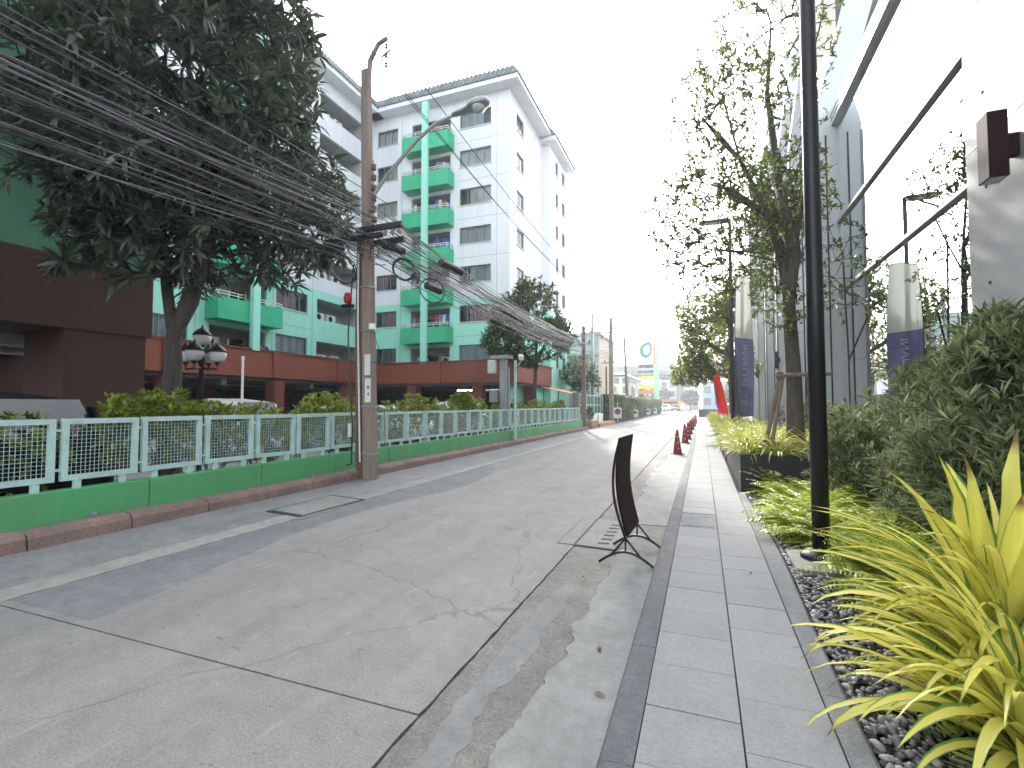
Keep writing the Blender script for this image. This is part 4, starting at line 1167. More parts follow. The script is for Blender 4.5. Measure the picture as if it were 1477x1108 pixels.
far = plain_pole(-6.9, 40.3, 8.6, .17, 'utility pole with open rectangular top bracket beside the hedge', ((7.4, -1.2, .6, .2), (6.9, -.9, .7, -.2), (4.9, -.8, .8, .2)))
MB().bar((-6.85, 40.2, 8.5), (-6.85, 40.2, 10.1), .09).bar((-6.85, 40.2, 10.06), (-5.9, 40.2, 10.06), .08).bar((-6.85, 40.2, 9.1), (-5.5, 40.2, 9.1), .08).bar((-5.54, 40.2, 9.1), (-5.54, 40.2, 9.6), .07).bar((-6.2, 40.2, 9.1), (-6.2, 40.2, 9.5), .07).bar((-6.85, 40.2, 8.0), (-5.8, 40.2, 8.0), .08).bar((-5.84, 40.2, 8.0), (-5.84, 40.2, 8.4), .07).build('top_bracket', M['rust'], far)
plain_pole(-7.6, 55, 9.0, .15, 'bare brown pole leaning above the clipped hedge', (), 'rust').rotation_euler = (0, R(-2.2), 0)
plain_pole(-8.6, 47.5, 5.2, .09, 'thin dark pole behind the gate', (), 'rust')

# ------------------------------------------------------------------ trees on the left
make_tree('broadleaf_tree', 'big dark broadleaf tree with forked trunk behind the fence beside the stilted building', (-9.0, 6.1, 0),
          [[(-9.0, 6.1, 0), (-9.02, 6.1, 1.2), (-8.98, 6.12, 2.3), (-8.97, 6.1, 2.75), (-9.1, 6.05, 3.6), (-9.25, 6.0, 5.0), (-9.3, 6.0, 7), (-9.2, 6.0, 9.5)],
           [(-8.97, 6.1, 2.75), (-8.78, 6.25, 3.4), (-8.68, 6.4, 4.2), (-8.3, 6.8, 6.0), (-8.1, 7.0, 8.2)],
           [(-9.25, 6.0, 5.0), (-9.9, 5.3, 5.8), (-10.4, 4.7, 6.8)], [(-8.68, 6.4, 4.2), (-7.9, 7.0, 4.9), (-7.4, 7.6, 5.5)]],
          [(-9.0, 6.0, 7.6, 2.4, 2.7, 3.2), (-8.0, 7.3, 5.5, 1.5, 1.8, 1.6, 12), (-9.6, 4.9, 7.4, 2.1, 2.2, 2.8), (-8.8, 6.2, 4.5, 1.7, 1.6, .9, 7), (-9.4, 5.2, 4.2, 1.1, 1.1, .7, 3), (-8.4, 6.8, 8.6, 1.7, 1.9, 2.2, 11), (-8.7, 5.2, 5.4, 1.3, 1.5, 1.1, 6), (-8.8, 6.3, 10.5, 1.9, 2.1, 1.6, 8)],
          1900, 13, .31, .066, 'leaf_dark', 'bark_dark', .011, .45, shell=.3, lump=1.9, spread=1.15, droop=.4, stem=.08, rmax=.27)
make_tree('broadleaf_tree', 'rounded grey-green street tree standing behind the far part of the aqua fence', (-9.0, 27, 0),
          [[(-9.0, 27, 0), (-9.05, 27, 2.2), (-8.9, 27.0, 4.4), (-9.0, 27.1, 7.0)], [(-8.9, 27.0, 4.0), (-8.0, 26.8, 5.6)], [(-8.95, 27, 3.6), (-10.2, 26.8, 5.4)]],
          [(-9.2, 27, 6.3, 2.0, 2.2, 2.2), (-8.0, 27.2, 5.4, 1.3, 1.5, 1.2, 8), (-10.4, 26.6, 6.6, 1.2, 1.4, 1.2, 8), (-9.0, 27, 8.1, 1.2, 1.2, .9, 4), (-9.5, 27, 4.3, 1.5, 1.2, .6, 3), (-10.6, 26, 5.2, 1.3, 1.2, 1.0, 6)],
          1300, 11, .32, .075, 'leaf_mid', 'bark_dark', .012, .45, shell=.3, lump=1.5, droop=.3, rmax=.22)
make_tree('broadleaf_tree', 'loose leafy tree behind the green gate before the shophouse', (-10.2, 42, 0),
          [[(-10.2, 42, 0), (-10.1, 42, 2.0), (-10.2, 42.1, 4.2)], [(-10.1, 42, 2.0), (-9.2, 42, 3.3)]],
          [(-10.2, 42, 4.2, 1.9, 1.8, 1.6), (-9.2, 42, 3.2, 1.1, 1.1, 1.0, 2.5)], 420, 8, .28, .09, 'leaf_mid', 'bark_dark', .012, .45, lump=1.4, rmax=.16)

# hedge plants behind the fence
hg = 'hedge plants behind the mesh fence'
i = 0
yy = 3.3
while yy < 28:
    hgt = 1.58 + .14 * math.sin(yy * 1.7) + (0.1 if yy > 5 else 0)
    if 3.2 < yy < 4.1: hgt = 1.42
    tall = 14.4 < yy < 15.2
    if tall: hgt = 2.05
    n = 230 if yy < 10 else 150
    bush('hedge_plant', 'bright round yellow-green bush rising above the rest of the hedge' if tall else ('yellow-green hedge plant growing under the big dark tree' if yy < 6 else 'yellow-green hedge plant between globe lamp and utility pole' if yy < 9 else 'yellow-green hedge plant behind the fence past the utility pole' if yy < 17.5 else 'yellow-green hedge plant beyond the camera post'), 'hedge plant',
         (-7.55, yy, .02), [(-7.6, yy, hgt - .42, .42, .62, .42), (-7.55, yy + .1, hgt - .75, .38, .55, .45, .05)], n if not tall else 380, 8, .10, .045, 'leaf_hedge', None if tall else hg + (' under the tree' if yy < 6 else ' by the lamp' if yy < 9 else ' past the pole' if yy < 17.5 else ' far part'), shell=.1, lump=2.0, droop=.3, stem=.06, updir=.7)
    yy += .86 if yy < 12 else 1.1

# ------------------------------------------------------------------ right-hand trees and planters
def planter(y0, y1, x0, x1, h, label):
    t = thing('planter_box', ((x0 + x1) / 2, (y0 + y1) / 2, .05), label, 'planter')
    m = MB(); w = .05
    m.box(x0, x0 + w, y0, y1, .04, h); m.box(x1 - w, x1, y0, y1, .04, h); m.box(x0 + w, x1 - w, y0, y0 + w, .04, h - .001); m.box(x0 + w, x1 - w, y1 - w, y1, .04, h - .001)
    m.build('box', M['planter'], t, bevel=.004)
    MB().box(x0 + w, x1 - w, y0 + w, y1 - w, .2, h - .08).build('earth', M['soil'], t)
    return t
planter(8.8, 13.6, .56, 2.1, .70, 'long charcoal planter box with yellow-striped plants around the propped tree')
planter(14.0, 20.5, .56, 2.1, .70, 'charcoal planter box below the purple feather banner')
planter(21.0, 34, .56, 2.1, .70, 'charcoal planter box under the leafy far tree')
planter(60.5, 66, -.4, 2.4, .95, 'low black planter box at the far end of the pavement')

make_tree('young_tree', 'slender sparse-leaved tree with wooden props in the charcoal planter', (1.5, 9.75, .6),
          [[(1.5, 9.75, .6), (1.49, 9.75, 2.0), (1.44, 9.75, 3.3), (1.36, 9.75, 4.0), (1.15, 9.75, 4.9), (.72, 9.8, 6.0), (.45, 9.9, 7.3)],
           [(1.44, 9.75, 3.3), (1.55, 9.8, 4.2), (1.35, 9.8, 5.4), (1.2, 9.9, 7.2), (1.3, 10, 8.6)],
           [(1.15, 9.75, 4.9), (.5, 9.6, 5.4), (-.3, 9.5, 5.7)], [(1.36, 9.75, 4.0), (.7, 9.9, 4.3), (.0, 10, 4.5)],
           [(1.55, 9.8, 4.2), (1.8, 9.7, 5.6), (1.9, 9.7, 7.6)], [(.72, 9.8, 6.0), (.1, 9.8, 6.9)]],
          [(.35, 9.7, 4.9, 1.4, 1.1, 1.5, 11), (.5, 9.8, 7.0, 1.05, 1.0, 1.3, 5), (1.3, 9.9, 8.0, 1.2, 1.0, 1.6, 3.5), (1.5, 9.7, 5.6, .7, .8, 1.6, 1.6), (1.35, 9.6, 3.2, .4, .4, .5, .7)],
          2300, 5, .078, .036, 'leaf_thin', 'bark', .0078, .46, shell=.15, lump=1.7, droop=.15, stem=.22, rmax=.15, spread=1.25, flare=1.1, soft=.016)
pr = thing('tree_prop', (1.0, 9.3, .7), 'lashed wooden prop frame bracing the slender tree', 'tree prop')
MB().tube([(.93, 9.15, .66), (1.27, 9.6, 2.05)], .035, 7).build('leg', M['bamboo'], pr); MB().tube([(1.02, 9.10, .66), (1.30, 9.55, 2.0)], .03, 7).build('leg', M['bamboo'], pr)
MB().tube([(1.18, 9.52, 2.0), (2.0, 9.5, 2.02)], .035, 7).build('brace', M['bamboo'], pr); MB().tube([(.9, 9.15, .86), (1.95, 9.2, .86)], .038, 7).build('brace', M['bamboo'], pr)
MB().tube([(1.9, 10.3, .66), (1.7, 9.8, 2.0)], .035, 7).build('leg', M['bamboo'], pr)
for c in ((1.25, 9.55, 2.0), (.97, 9.17, .86)):
    m = MB(); m.tube([Vector(c) + Vector((.055 * math.cos(a), .055 * math.sin(a), .05 * math.sin(a * .37))) for a in np.linspace(0, 30, 60)], .012, 4); m.build('lashing', M['rust'], pr)

for (x, y_, s, lab, nl) in ((1.35, 22.5, 1.0, 'leafy young tree in the planter behind the purple banner', 620), (1.5, 29.5, 1.05, 'rearmost leafy young tree of the planter row', 520)):
    make_tree('young_tree', lab, (x, y_, .6), [[(x, y_, .6), (x - .05, y_, 2.2), (x - .1, y_, 3.4), (x - .3, y_, 5.0), (x - .3, y_, 6.4)], [(x - .1, y_, 3.4), (x - 1.2, y_ - .2, 4.2), (x - 2.2, y_ - .3, 4.4)], [(x - .1, y_, 3.0), (x + .6, y_, 4.4)]],
              [(x - 1.2, y_ - .4, 4.5 * s, 1.7, 1.8, 1.8 * s, 7), (x - 1.9, y_ - .6, 3.3 * s, 1.3, 1.3, 1.0, 4), (x + .1, y_, 6.3 * s, 1.2, 1.3, 1.4, 3), (x + .3, y_, 3.6, .9, 1, 1.1, 2)],
              nl * 4, 7, .13, .06, 'leaf_fresh', 'bark', .009, .43, shell=.2, lump=1.6, droop=.2, stem=.22, rmax=.11)
make_tree('young_tree', 'thin dark-stemmed tree between the shrubs and the glass facade', (2.75, 11.6, .05),
          [[(2.75, 11.6, .05), (2.75, 11.6, 2.4), (2.7, 11.6, 4.6)], [(2.75, 11.6, 2.4), (3.0, 11.3, 3.2)]], [(2.7, 11.5, 4.2, .65, .9, 1.1)], 90, 7, .09, .04, 'leaf_mid', 'bark_dark', .006, .45, stem=.1, rmax=.06)

make_tree('young_tree', 'added slender shade tree hidden behind the propped one in the charcoal planter', (1.98, 12.9, .6),  # tree added out of sight behind the trunk so its crown shades the pier
          [[(1.98, 12.9, .6), (1.98, 12.9, 2.6), (1.95, 12.9, 4.8), (1.85, 12.8, 6.6)], [(1.95, 12.9, 4.8), (1.4, 12.7, 6.0)], [(1.97, 12.9, 4.2), (2.4, 13.0, 5.6)]],
          [(1.85, 12.8, 6.2, 1.15, 1.3, 1.5), (1.9, 12.7, 4.9, .8, 1.0, .8, 1.2)], 900, 6, .09, .042, 'leaf_mid', 'bark', .008, .45, shell=.1, lump=1.9, stem=.2, rmax=.12, spread=1.2)
# striped strap plants in the planters: three variants, copied
vars_ = []
for v in range(4):
    sp = []
    for k in range(52):
        az = random.uniform(0, 6.283); el = random.uniform(.55, 1.45)
        sp.append(((random.gauss(0, .04), random.gauss(0, .04), 0), az, random.uniform(.42, .78), random.uniform(.022, .034), el, random.uniform(1.2, 2.6), random.uniform(-.5, .5)))
    t = thing('strap_plant', (0, 0, -50), 'yellow and green striped strap-leaved plant spilling over the charcoal planters', 'plant', 'striped plants in the planters')
    o = share(strap_mesh('foliage', sp, M['blade']), 'foliage', t, (0, 0, 0), world=False); tag(o, kind='stuff')
    vars_.append((t, []))
yy = 9.0
while yy < 34:
    for x in ((.74, 1.15, 1.65) if yy < 14 else (.74, 1.3)):
        if abs(yy - 9.75) < .3 and abs(x - 1.5) < .3: continue
        if 13.5 < yy < 14.1 or 20.4 < yy < 21.1: continue
        t, used = vars_[random.randrange(4)]
        o = place(t, used, (x + random.uniform(-.07, .07), yy + random.uniform(-.1, .1), .61), random.uniform(0, 6.28), scale=random.uniform(.8, 1.1))
        if yy < 9.3: lb = 'striped yellow plant hanging over the front face of the charcoal planter'
        elif yy < 13.8: lb = 'striped yellow plant around the propped slender tree' if x > 1 else 'striped yellow plant spilling over the pavement side of the first planter'
        elif yy < 20.6: lb = 'striped yellow plant below the purple feather banner'
        else: lb = 'striped yellow plant at the foot of the leafy far trees'
        tag(o, lb, 'plant', lb.replace('striped yellow plant', 'striped plants'))
    yy += .34 if yy < 13 else .5
for t, used in vars_:
    if not used: place(t, used, (1.0, 12.0, .61), 0)
# small round shrubs behind the planter
for k, (x, y_) in enumerate(((2.55, 10.2), (2.7, 12.3), (2.6, 14.5), (2.7, 17))):
    bush('round_shrub', 'dark green rounded shrub between planter and glass facade', 'shrub', (x, y_, .05), [(x, y_, 1.0, .6, .9, .62)], 260, 9, .09, .03, 'leaf_podo', 'shrubs behind the planters', lump=2)

# needle-leaved shrubs: big ragged mass between lamp post and facade
sg = None
for k, (x, y_, hx, hy, top, n, lab) in enumerate((
        (2.35, 6.9, .8, .85, 1.95, 760, 'needle-leaved shrub against the slim facade fins'), (2.45, 5.85, .7, .7, 2.0, 800, 'needle-leaved shrub below the reflected banner'),
        (2.12, 4.75, .58, .65, 2.15, 1000, 'tall needle-leaved shrub in front of the concrete pier'), (2.75, 4.2, .6, .7, 2.2, 500, 'bushy needle-leaved shrub under the wall light'),
        (2.0, 5.55, .5, .7, 1.3, 520, 'low needle-leaved shrub behind the ferns'), (1.95, 4.25, .4, .5, 1.4, 520, 'low dense needle-leaved shrub behind the striped agave'), (1.85, 7.7, .55, .7, 1.35, 420, 'small needle-leaved shrub beside the planter end'), (3.0, 8.2, .5, .9, 1.9, 300, 'needle-leaved shrub close to the glass'))):
    h = top / 2
    bush('needle_shrub', lab, 'shrub', (x, y_, .05), [(x, y_, h * 1.06, hx, hy, h * .98), (x + random.uniform(-.2, .2), y_ + random.uniform(-.2, .2), top - .3, hx * .6, hy * .6, .42, hx * hy * h * .6)], n, 16, .125, .0175, 'leaf_podo', sg, shell=.35, lump=1.5, spread=1.0, droop=.15, stem=.10, updir=.75, nst=8, bark='bark')

# ferns: four variants, copied
def fern_mesh(nf, L):
    Vs, Fs, Ts = [], [], []; cnt = 0
    for k in range(nf):
        az = random.uniform(0, 6.283); el = random.uniform(.5, 1.35); cu = random.uniform(.9, 1.9); ln = L * random.uniform(.65, 1.15)
        p = Vector((0, 0, 0)); e = el; h = Vector((math.cos(az), math.sin(az), 0)); s = Vector((-math.sin(az), math.cos(az), 0)); ns = 25
        P, D, LL, WW = [], [], [], []
        for i in range(ns):
            t = i / (ns - 1); d = h * math.cos(e) + Vector((0, 0, math.sin(e)))
            if t > .08:
                pl = ln * .17 * math.sin(min(1, (t + .06)) * math.pi * .93) ** .7 + .008
                for sg_ in (-1, 1):
                    P.append(p[:]); D.append((s * sg_ + d * .35 + Vector((0, 0, random.uniform(-.15, .1))))[:]); LL.append(pl); WW.append(max(.008, pl * .22))
            p = p + d * (ln / ns); e -= cu / ns
        V, F, T = leaf_arrays(np.array(P), np.array(D), np.array(LL), np.array(WW), .1, .0)
        Vs.append(V); Fs.append(F + cnt); Ts.append(T); cnt += len(V)
    return np_mesh('fronds', np.concatenate(Vs), np.concatenate(Fs), np.concatenate(Ts), M['leaf_fern'])
fv = []
for v in range(4):
    t = thing('fern', (0, 0, -50), 'bright green feathery fern in the bed behind the pebbles', 'fern', 'ferns in the bed')
    o = share(fern_mesh(26, .66), 'fronds', t, (0, 0, 0), world=False); tag(o, kind='stuff'); fv.append((t, []))
pts_f = []
tries = 0
while len(pts_f) < 95 and tries < 6000:
    tries += 1
    y_ = random.uniform(2.7, 8.6); x = random.uniform(.95, 2.1)
    edge = .98 if y_ > 5.9 else (1.12 if y_ > 4.6 else 1.2)
    if x < edge + random.uniform(0, .08): continue
    if abs(x - .98) < .22 and abs(y_ - 5.25) < .35: continue
    if y_ < 3.6 and x > 1.9: continue
    if all((x - a) ** 2 + (y_ - b) ** 2 > .16 ** 2 for a, b in pts_f): pts_f.append((x, y_))
for x, y_ in pts_f:
    t, used = fv[random.randrange(4)]
    o = place(t, used, (x, y_, .05), random.uniform(0, 6.28), scale=random.uniform(.8, 1.2))
    if y_ > 7: lb = 'bright fern beside the end of the charcoal planter'
    elif abs(y_ - 5.25) < .7 and x < 1.45: lb = 'bright fern at the foot of the black lamp post'
    elif x > 1.65: lb = 'bright fern at the foot of the needle-leaved shrubs'
    elif y_ < 4: lb = 'bright fern half under the striped strap plants'
    else: lb = 'bright feathery fern leaning over the pebbles'
    tag(o, lb, 'fern', lb.replace('bright fern', 'ferns').replace('bright feathery fern', 'ferns'))

# striped agave-like plants in the corner: every strap leaf is a part of its plant
def big_plant(loc, n, Lr, Wr, el_r, cu_r, label, az_bias=None, mat='blade_wide'):
    t = thing('striped_agave', loc, label, 'plant')
    for k in range(n):
        az = random.uniform(0, 6.283) if az_bias is None or random.random() < .5 else random.gauss(az_bias, .85)
        me = strap_mesh('leaf', [((random.gauss(0, .02), random.gauss(0, .02), random.uniform(0, .03)), az, random.uniform(*Lr), random.uniform(*Wr), random.uniform(*el_r), random.uniform(*cu_r), random.uniform(-.9, .9))], M[mat])
        o = share(me, 'leaf', t, loc)
    return t
big_plant((1.50, 3.40, .10), 64, (.85, 1.35), (.034, .052), (.65, 1.35), (1.0, 2.1), 'arching yellow-striped strap plant reaching over the ferns and pebbles', 3.2)
big_plant((1.16, 2.55, .10), 70, (.55, .95), (.036, .056), (.5, 1.4), (1.2, 2.5), 'low sprawling yellow-striped strap plant at the edging stones', 2.9)
big_plant((1.42, 3.28, .15), 20, (.95, 1.25), (.075, .115), (1.1, 1.5), (.1, .7), 'upright broad-leaved plant with yellow-banded stiff leaves')
big_plant((1.30, 2.88, .12), 48, (.7, 1.05), (.04, .06), (.6, 1.4), (.9, 2.2), 'yellow-striped strap plant close behind the sprawling one', 3.0)

# pebbles
ico = bmesh.new(); bmesh.ops.create_icosphere(ico, subdivisions=1, radius=1)
iv = np.array([v.co[:] for v in ico.verts]); iff = np.array([[v.index for v in f.verts] for f in ico.faces]); ico.free()
n = 5200
Vp = np.empty((n, len(iv), 3))
px_ = .60 + rng.beta(1.0, 1.7, n) * .95; py_ = rng.uniform(1.2, 8.75, n)
px_ = np.maximum(px_, .655 + .05 * np.exp(-((py_ - 5.4) / 1.6) ** 2))
for k in range(n):
    a = rng.uniform(0, 6.28); s = rng.uniform(.010, .024); sx, sy, sz = s * rng.uniform(.8, 1.5), s, s * rng.uniform(.45, .8)
    q = iv * (1 + rng.normal(0, .06, (len(iv), 1))) * np.array([sx, sy, sz]); tl = rng.normal(0, .3)
    q[:, 2] += q[:, 0] * tl
    c, s_ = math.cos(a), math.sin(a)
    Vp[k, :, 0] = q[:, 0] * c - q[:, 1] * s_ + px_[k]; Vp[k, :, 1] = q[:, 0] * s_ + q[:, 1] * c + py_[k]; Vp[k, :, 2] = q[:, 2] + .058 + rng.uniform(0, .03)
Fp = (iff[None] + (np.arange(n) * len(iv))[:, None, None]).reshape(-1)
o = bpy.data.objects.new('pebbles', np_mesh('pebbles', Vp.reshape(-1, 3), Fp, np.full(n * len(iff), 3), M['pebble'], smooth=True)); link(o)
tag(o, 'loose grey river pebbles between edging stones and ferns', 'pebbles', kind='stuff')
def leafmat_pebble():
    m = M['pebble']; n_ = m.node_tree.nodes; l = m.node_tree.links; b = n_['Principled BSDF']
    g_ = n_.new('ShaderNodeNewGeometry'); r_ = n_.new('ShaderNodeValToRGB'); l.new(g_.outputs['Random Per Island'], r_.inputs['Fac'])
    r_.color_ramp.elements[0].color = (.06, .06, .07, 1); r_.color_ramp.elements[1].color = (.36, .35, .35, 1); l.new(r_.outputs['Color'], b.inputs['Base Color'])
leafmat_pebble()

# ------------------------------------------------------------------ lamp posts (black)
def lamp_post(x, y_, label, head=True):
    t = thing('lamp_post', (x, y_, .06), label, 'lamp post')
    MB().box(x - .26, x + .20, y_ - .40, y_ + .24, .04, .112).build('concrete_pad', M['strip'], t, bevel=.01)
    MB().lathe([(.17, .112), (.17, .135), (.16, .15), (.12, .18), (.075, .20)], (x, y_, 0), 24).build('base_cover', M['black_metal'], t, smooth=True)
    MB().lathe([(.072, .17), (.072, 2.6), (.066, 5.2), (.06, 8.05)], (x, y_, 0), 16).build('shaft', M['black_metal'], t, smooth=True)
    m = MB(); m.box(x - .05, x + .05, y_ - .03, y_ + .03, 8.0, 8.12); m.box(x - .95, x - .04, y_ - .16, y_ + .16, 8.02, 8.12); m.build('lamp_head', M['black_metal'], t, bevel=.01)
    MB().box(x - .9, x - .3, y_ - .12, y_ + .12, 8.0, 8.018).build('diffuser', M['chrome_lamp'], t)
    return t
lamp_post(.985, 5.22, 'black round lamp post on a concrete pad among pebbles and ferns')
lamp_post(1.0, 18.9, 'black lamp post with flat arm beside the purple banner')

# dry leaves dropped on pavement and road
M['dry'] = randcol('dry_leaf', [(.16, .07, .03), (.22, .12, .05), (.10, .05, .03)])
for k, (x, y_) in enumerate(((.30, 9.2), (.05, 7.4), (-.7, 7.1), (-.95, 4.3), (-.62, 3.1), (.35, 4.6), (-2.2, 6.3), (-.8, 9.2), (-1.7, 9.6), (.2, 12.3), (-3.4, 4.4), (-.55, 2.6))):
    z = .108 if -.27 < x < .5 else .004
    m = MB(); a = random.uniform(0, 6.28); L_ = random.uniform(.05, .085); ca, sa = math.cos(a), math.sin(a)
    pts = [(0, 0, .004), (.35, .2, .014), (.35, -.2, .012), (.75, .14, .012), (.75, -.14, .016), (1, 0, .004)]
    m.add([(x + (u * ca - v * sa) * L_, y_ + (u * sa + v * ca) * L_, z + w_ * .8) for u, v, w_ in pts], [(0, 2, 1), (1, 2, 4, 3), (3, 4, 5)])
    solo(m, 'fallen_leaf', M['dry'], (x, y_, z), 'dry brown fallen leaf on the pavement tiles' if z > .1 else 'dry brown fallen leaf on the road concrete', 'leaf', 'fallen leaves on the tiles' if z > .1 else 'fallen leaves on the road')

# ------------------------------------------------------------------ feather banners
M['banner'] = leafmat('purple_banner_cloth', (.14, .13, .23), (.14, .13, .23), .7, .3)
M['banner_top'] = leafmat('pale_banner_cloth', (.45, .46, .42), (.45, .46, .42), .7, .35)
M['banner_o'] = leafmat('orange_banner_cloth', (.48, .10, .05), (.48, .10, .05), .7, .3)
M['banner_r'] = leafmat('crimson_banner_cloth', (.35, .03, .05), (.35, .03, .05), .7, .3)
M['banner_print'] = surf('pale_banner_print', (.5, .5, .58), .7)
def banner(x, y_, z0, h, w, th, mats, split, label, curve=.25, leanx=0, txt=None):
    t = thing('feather_banner', (x, y_, z0), label, 'banner')
    d = Vector((math.cos(th), math.sin(th), 0)); nrm = Vector((-d.y, d.x, 0))
    def P(u, v):   # u 0..1 across, v 0..1 up
        bow = curve * math.sin(v * math.pi * .5) ** 2
        return Vector((x, y_, z0)) + d * (u * w * (1 - .12 * v)) + Vector((leanx * v, 0, v * h)) + nrm * (.10 * math.sin(u * 3.1 + v * 3) + bow * .2) + d * bow * .35
    pole = MB().tube([P(0, v) - d * .02 for v in np.linspace(-.02, .97, 14)] + [P(u, .97 + .05 * math.sin(u * math.pi / 2)) for u in np.linspace(.1, 1, 6)], .014, 6).build('pole', M['black_metal'], t)
    for (v0, v1, mat, nm) in ((.10, split, mats[0], 'cloth'), (split, 1.0, mats[1], 'cloth')):
        m = MB(); nu, nv = 8, 16
        for j in range(nv + 1):
            v = v0 + (v1 - v0) * j / nv
            for k in range(nu + 1):
                u = k / nu; vv = v * .97 + (.05 * math.sin(u * math.pi / 2) * max(0, (v - .85) / .15) if v > .85 else 0)
                m.v.append(tuple(P(u, vv)))
        for j in range(nv):
            for k in range(nu): a = j * (nu + 1) + k; m.f.append((a, a + 1, a + nu + 2, a + nu + 1)); m.m.append(0)
        o = m.build(nm, mat, t, smooth=True)
        if txt and nm == 'cloth' and v0 == .10:
            def on(me, v):
                """lay flat artwork onto the cloth: artwork x runs up the banner, artwork y runs across"""
                for vert in me.vertices:
                    vx, vy = vert.co.x, vert.co.y
                    q = P(.5 - vy / w, (v * .97 + vx / h)); side = -nrm if True else nrm
                    q = q + side * (.012 + vert.co.z); vert.co = q - wloc(o)
                return me
            tm = on(text_mesh(txt, .36, M['banner_print'], .0005), .44); share(tm, 'lettering', o, (0, 0, 0), world=False)
            lm = MB()
            for s_ in (1, -1):   # two facing arcs round a ring
                A = np.linspace(.5, 2.64, 12)
                vs_ = [(.30 * math.cos(a) * 1.2, s_ * (.24 * math.sin(a) - .03), 0) for a in A] + [(.24 * math.cos(a) * 1.2, s_ * (.20 * math.sin(a) - .03), 0) for a in A[::-1]]
                b0 = len(lm.v); lm.add(vs_, [(k, k + 1, 22 - k, 23 - k) for k in range(11)])
            A = np.linspace(0, 2 * math.pi, 17); vs_ = [(.10 * math.cos(a), .10 * math.sin(a), 0) for a in A[:-1]] + [(.055 * math.cos(a), .055 * math.sin(a), 0) for a in A[:-1]]
            lm.add(vs_, [(k, (k + 1) % 16, 16 + (k + 1) % 16, 16 + k) for k in range(16)])
            share(on(lm.mesh('emblem', M['banner_print']), .19), 'emblem', o, (0, 0, 0), world=False)
    return t
banner(1.14, 17.6, .6, 5.2, 1.15, R(66), (M['banner'], M['banner_top']), .62, 'tall purple feather banner with pale top and white lettering in the planter', txt='FITTIANI')
banner(1.05, 25.5, .6, 3.6, .55, R(70), (M['banner_o'], M['banner_top']), .72, 'leaning orange feather banner with white tip', .3, -.75)
banner(.85, 27.5, .6, 3.2, .5, R(75), (M['banner_r'], M['banner_r']), .7, 'narrow crimson feather banner beside the orange one', .2, -.25)

# ------------------------------------------------------------------ glass building on the right
M['mirror'] = mirror_glass('reflective_facade_glass')
M['fin'] = surf('pale_aluminium_cladding', (.66, .69, .72), .35, .05, .7, 30, .03, spec=.6)
M['pier'] = surf('bare_smooth_concrete', (.26, .26, .275), .6, .10, .9, 18, .05, dirt=(1.6, .15), dirtcol=(.3, .3, .31))
gb = thing('glass_building', (6, 20, 0), 'showroom building with reflective glass wall, pale fins and bare concrete pier', 'building')
GX = 3.55
zt = [1.2, 4.55, 5.85, 9.3]
yg = [8.14, 10.6, 13.05, 15.5]
def glasswall(y0, y1, z0, z1): return MB().add([(GX, y0, z0), (GX, y1, z0), (GX, y1, z1), (GX, y0, z1)], [(0, 1, 2, 3)])
for a, b in zip(yg[:-1], yg[1:]):
    for c, d in ((.1, 2.6), (2.6, 4.55), (4.55, 6.45), (6.45, 9.2)): glasswall(a + .004, b - .004, c + .004, d - .004).build('pane', M['mirror'], gb)
for z in (4.55, 6.45): MB().box(GX - .07, GX + .02, 8.14, 15.5, z - .035, z + .035).build('transom', M['alu'], gb)
MB().box(GX - .12, GX + .3, 8.2, 15.6, 9.2, 9.6).build('top_beam', M['fin'], gb)
for dz in (.12, .26): MB().box(GX - .135, GX - .119, 8.2, 15.6, 9.2 + dz, 9.22 + dz).build('beam_joint', M['alu'], gb)
# pier
MB().box(3.32, 6, -3, 8.16, 0, 13).build('pier', M['pier'], gb)
MB().box(3.62, 14, -3, 15.6, 0, 9.3).build('core', M['interior'], gb)
MB().box(3.62, 14, 15.6, 37, 0, 14).build('core', M['interior'], gb)
for z in (2.4, 4.8, 7.2, 9.6): MB().box(3.314, 3.32, -3, 8.16, z - .008, z + .008).build('shutter_joint', M['galv'], gb)
for y_ in (2.0, 5.0, 8.0):
    for z in (1.8, 3.0, 4.2, 5.4, 6.6): MB().lathe([(.0, -.006), (.022, -.006), (.022, 0)], (3.319, y_ - .3, z), 10, 'X').build('tie_hole', M['joint'], gb)
# fins: vertical blades that kick back above a bend
def fin(y_, x0, zb, xt, ztop, th=.22):
    poly = [(x0, 0), (GX + .05, 0), (GX + .05, zb), (xt + .75, ztop), (xt, ztop), (x0, zb)]
    f = MB().xprism(poly, y_, y_ + th).build('fin', M['fin'], gb)
    MB().box(x0 - .02, x0 + .05, y_ - .02, y_ - .002, .05, zb - .2).build('fin_trim', M['alu'], f)
    MB().box(x0 + .32, x0 + .36, y_ - .012, y_ - .002, .05, zb - .2).build('fin_trim', M['black_metal'], f)
fin(15.55, 2.95, 9.15, 4.0, 13.5)
for y_, zb in ((19.2, 10.4), (23.0, 11.0), (26.8, 11.6), (30.6, 12.2), (34.4, 12.8)):
    fin(y_, 2.95, zb, 4.1, 19, .25)
ys = [15.8, 19.2, 23.0, 26.8, 30.6, 34.4, 37]
for a, b in zip(ys[:-1], ys[1:]):
    for c, d in ((.1, 3), (3, 6), (6, 9), (9, 12)): glasswall(a + .26, b - .004, c + .004, d - .004).build('pane', M['mirror'], gb)
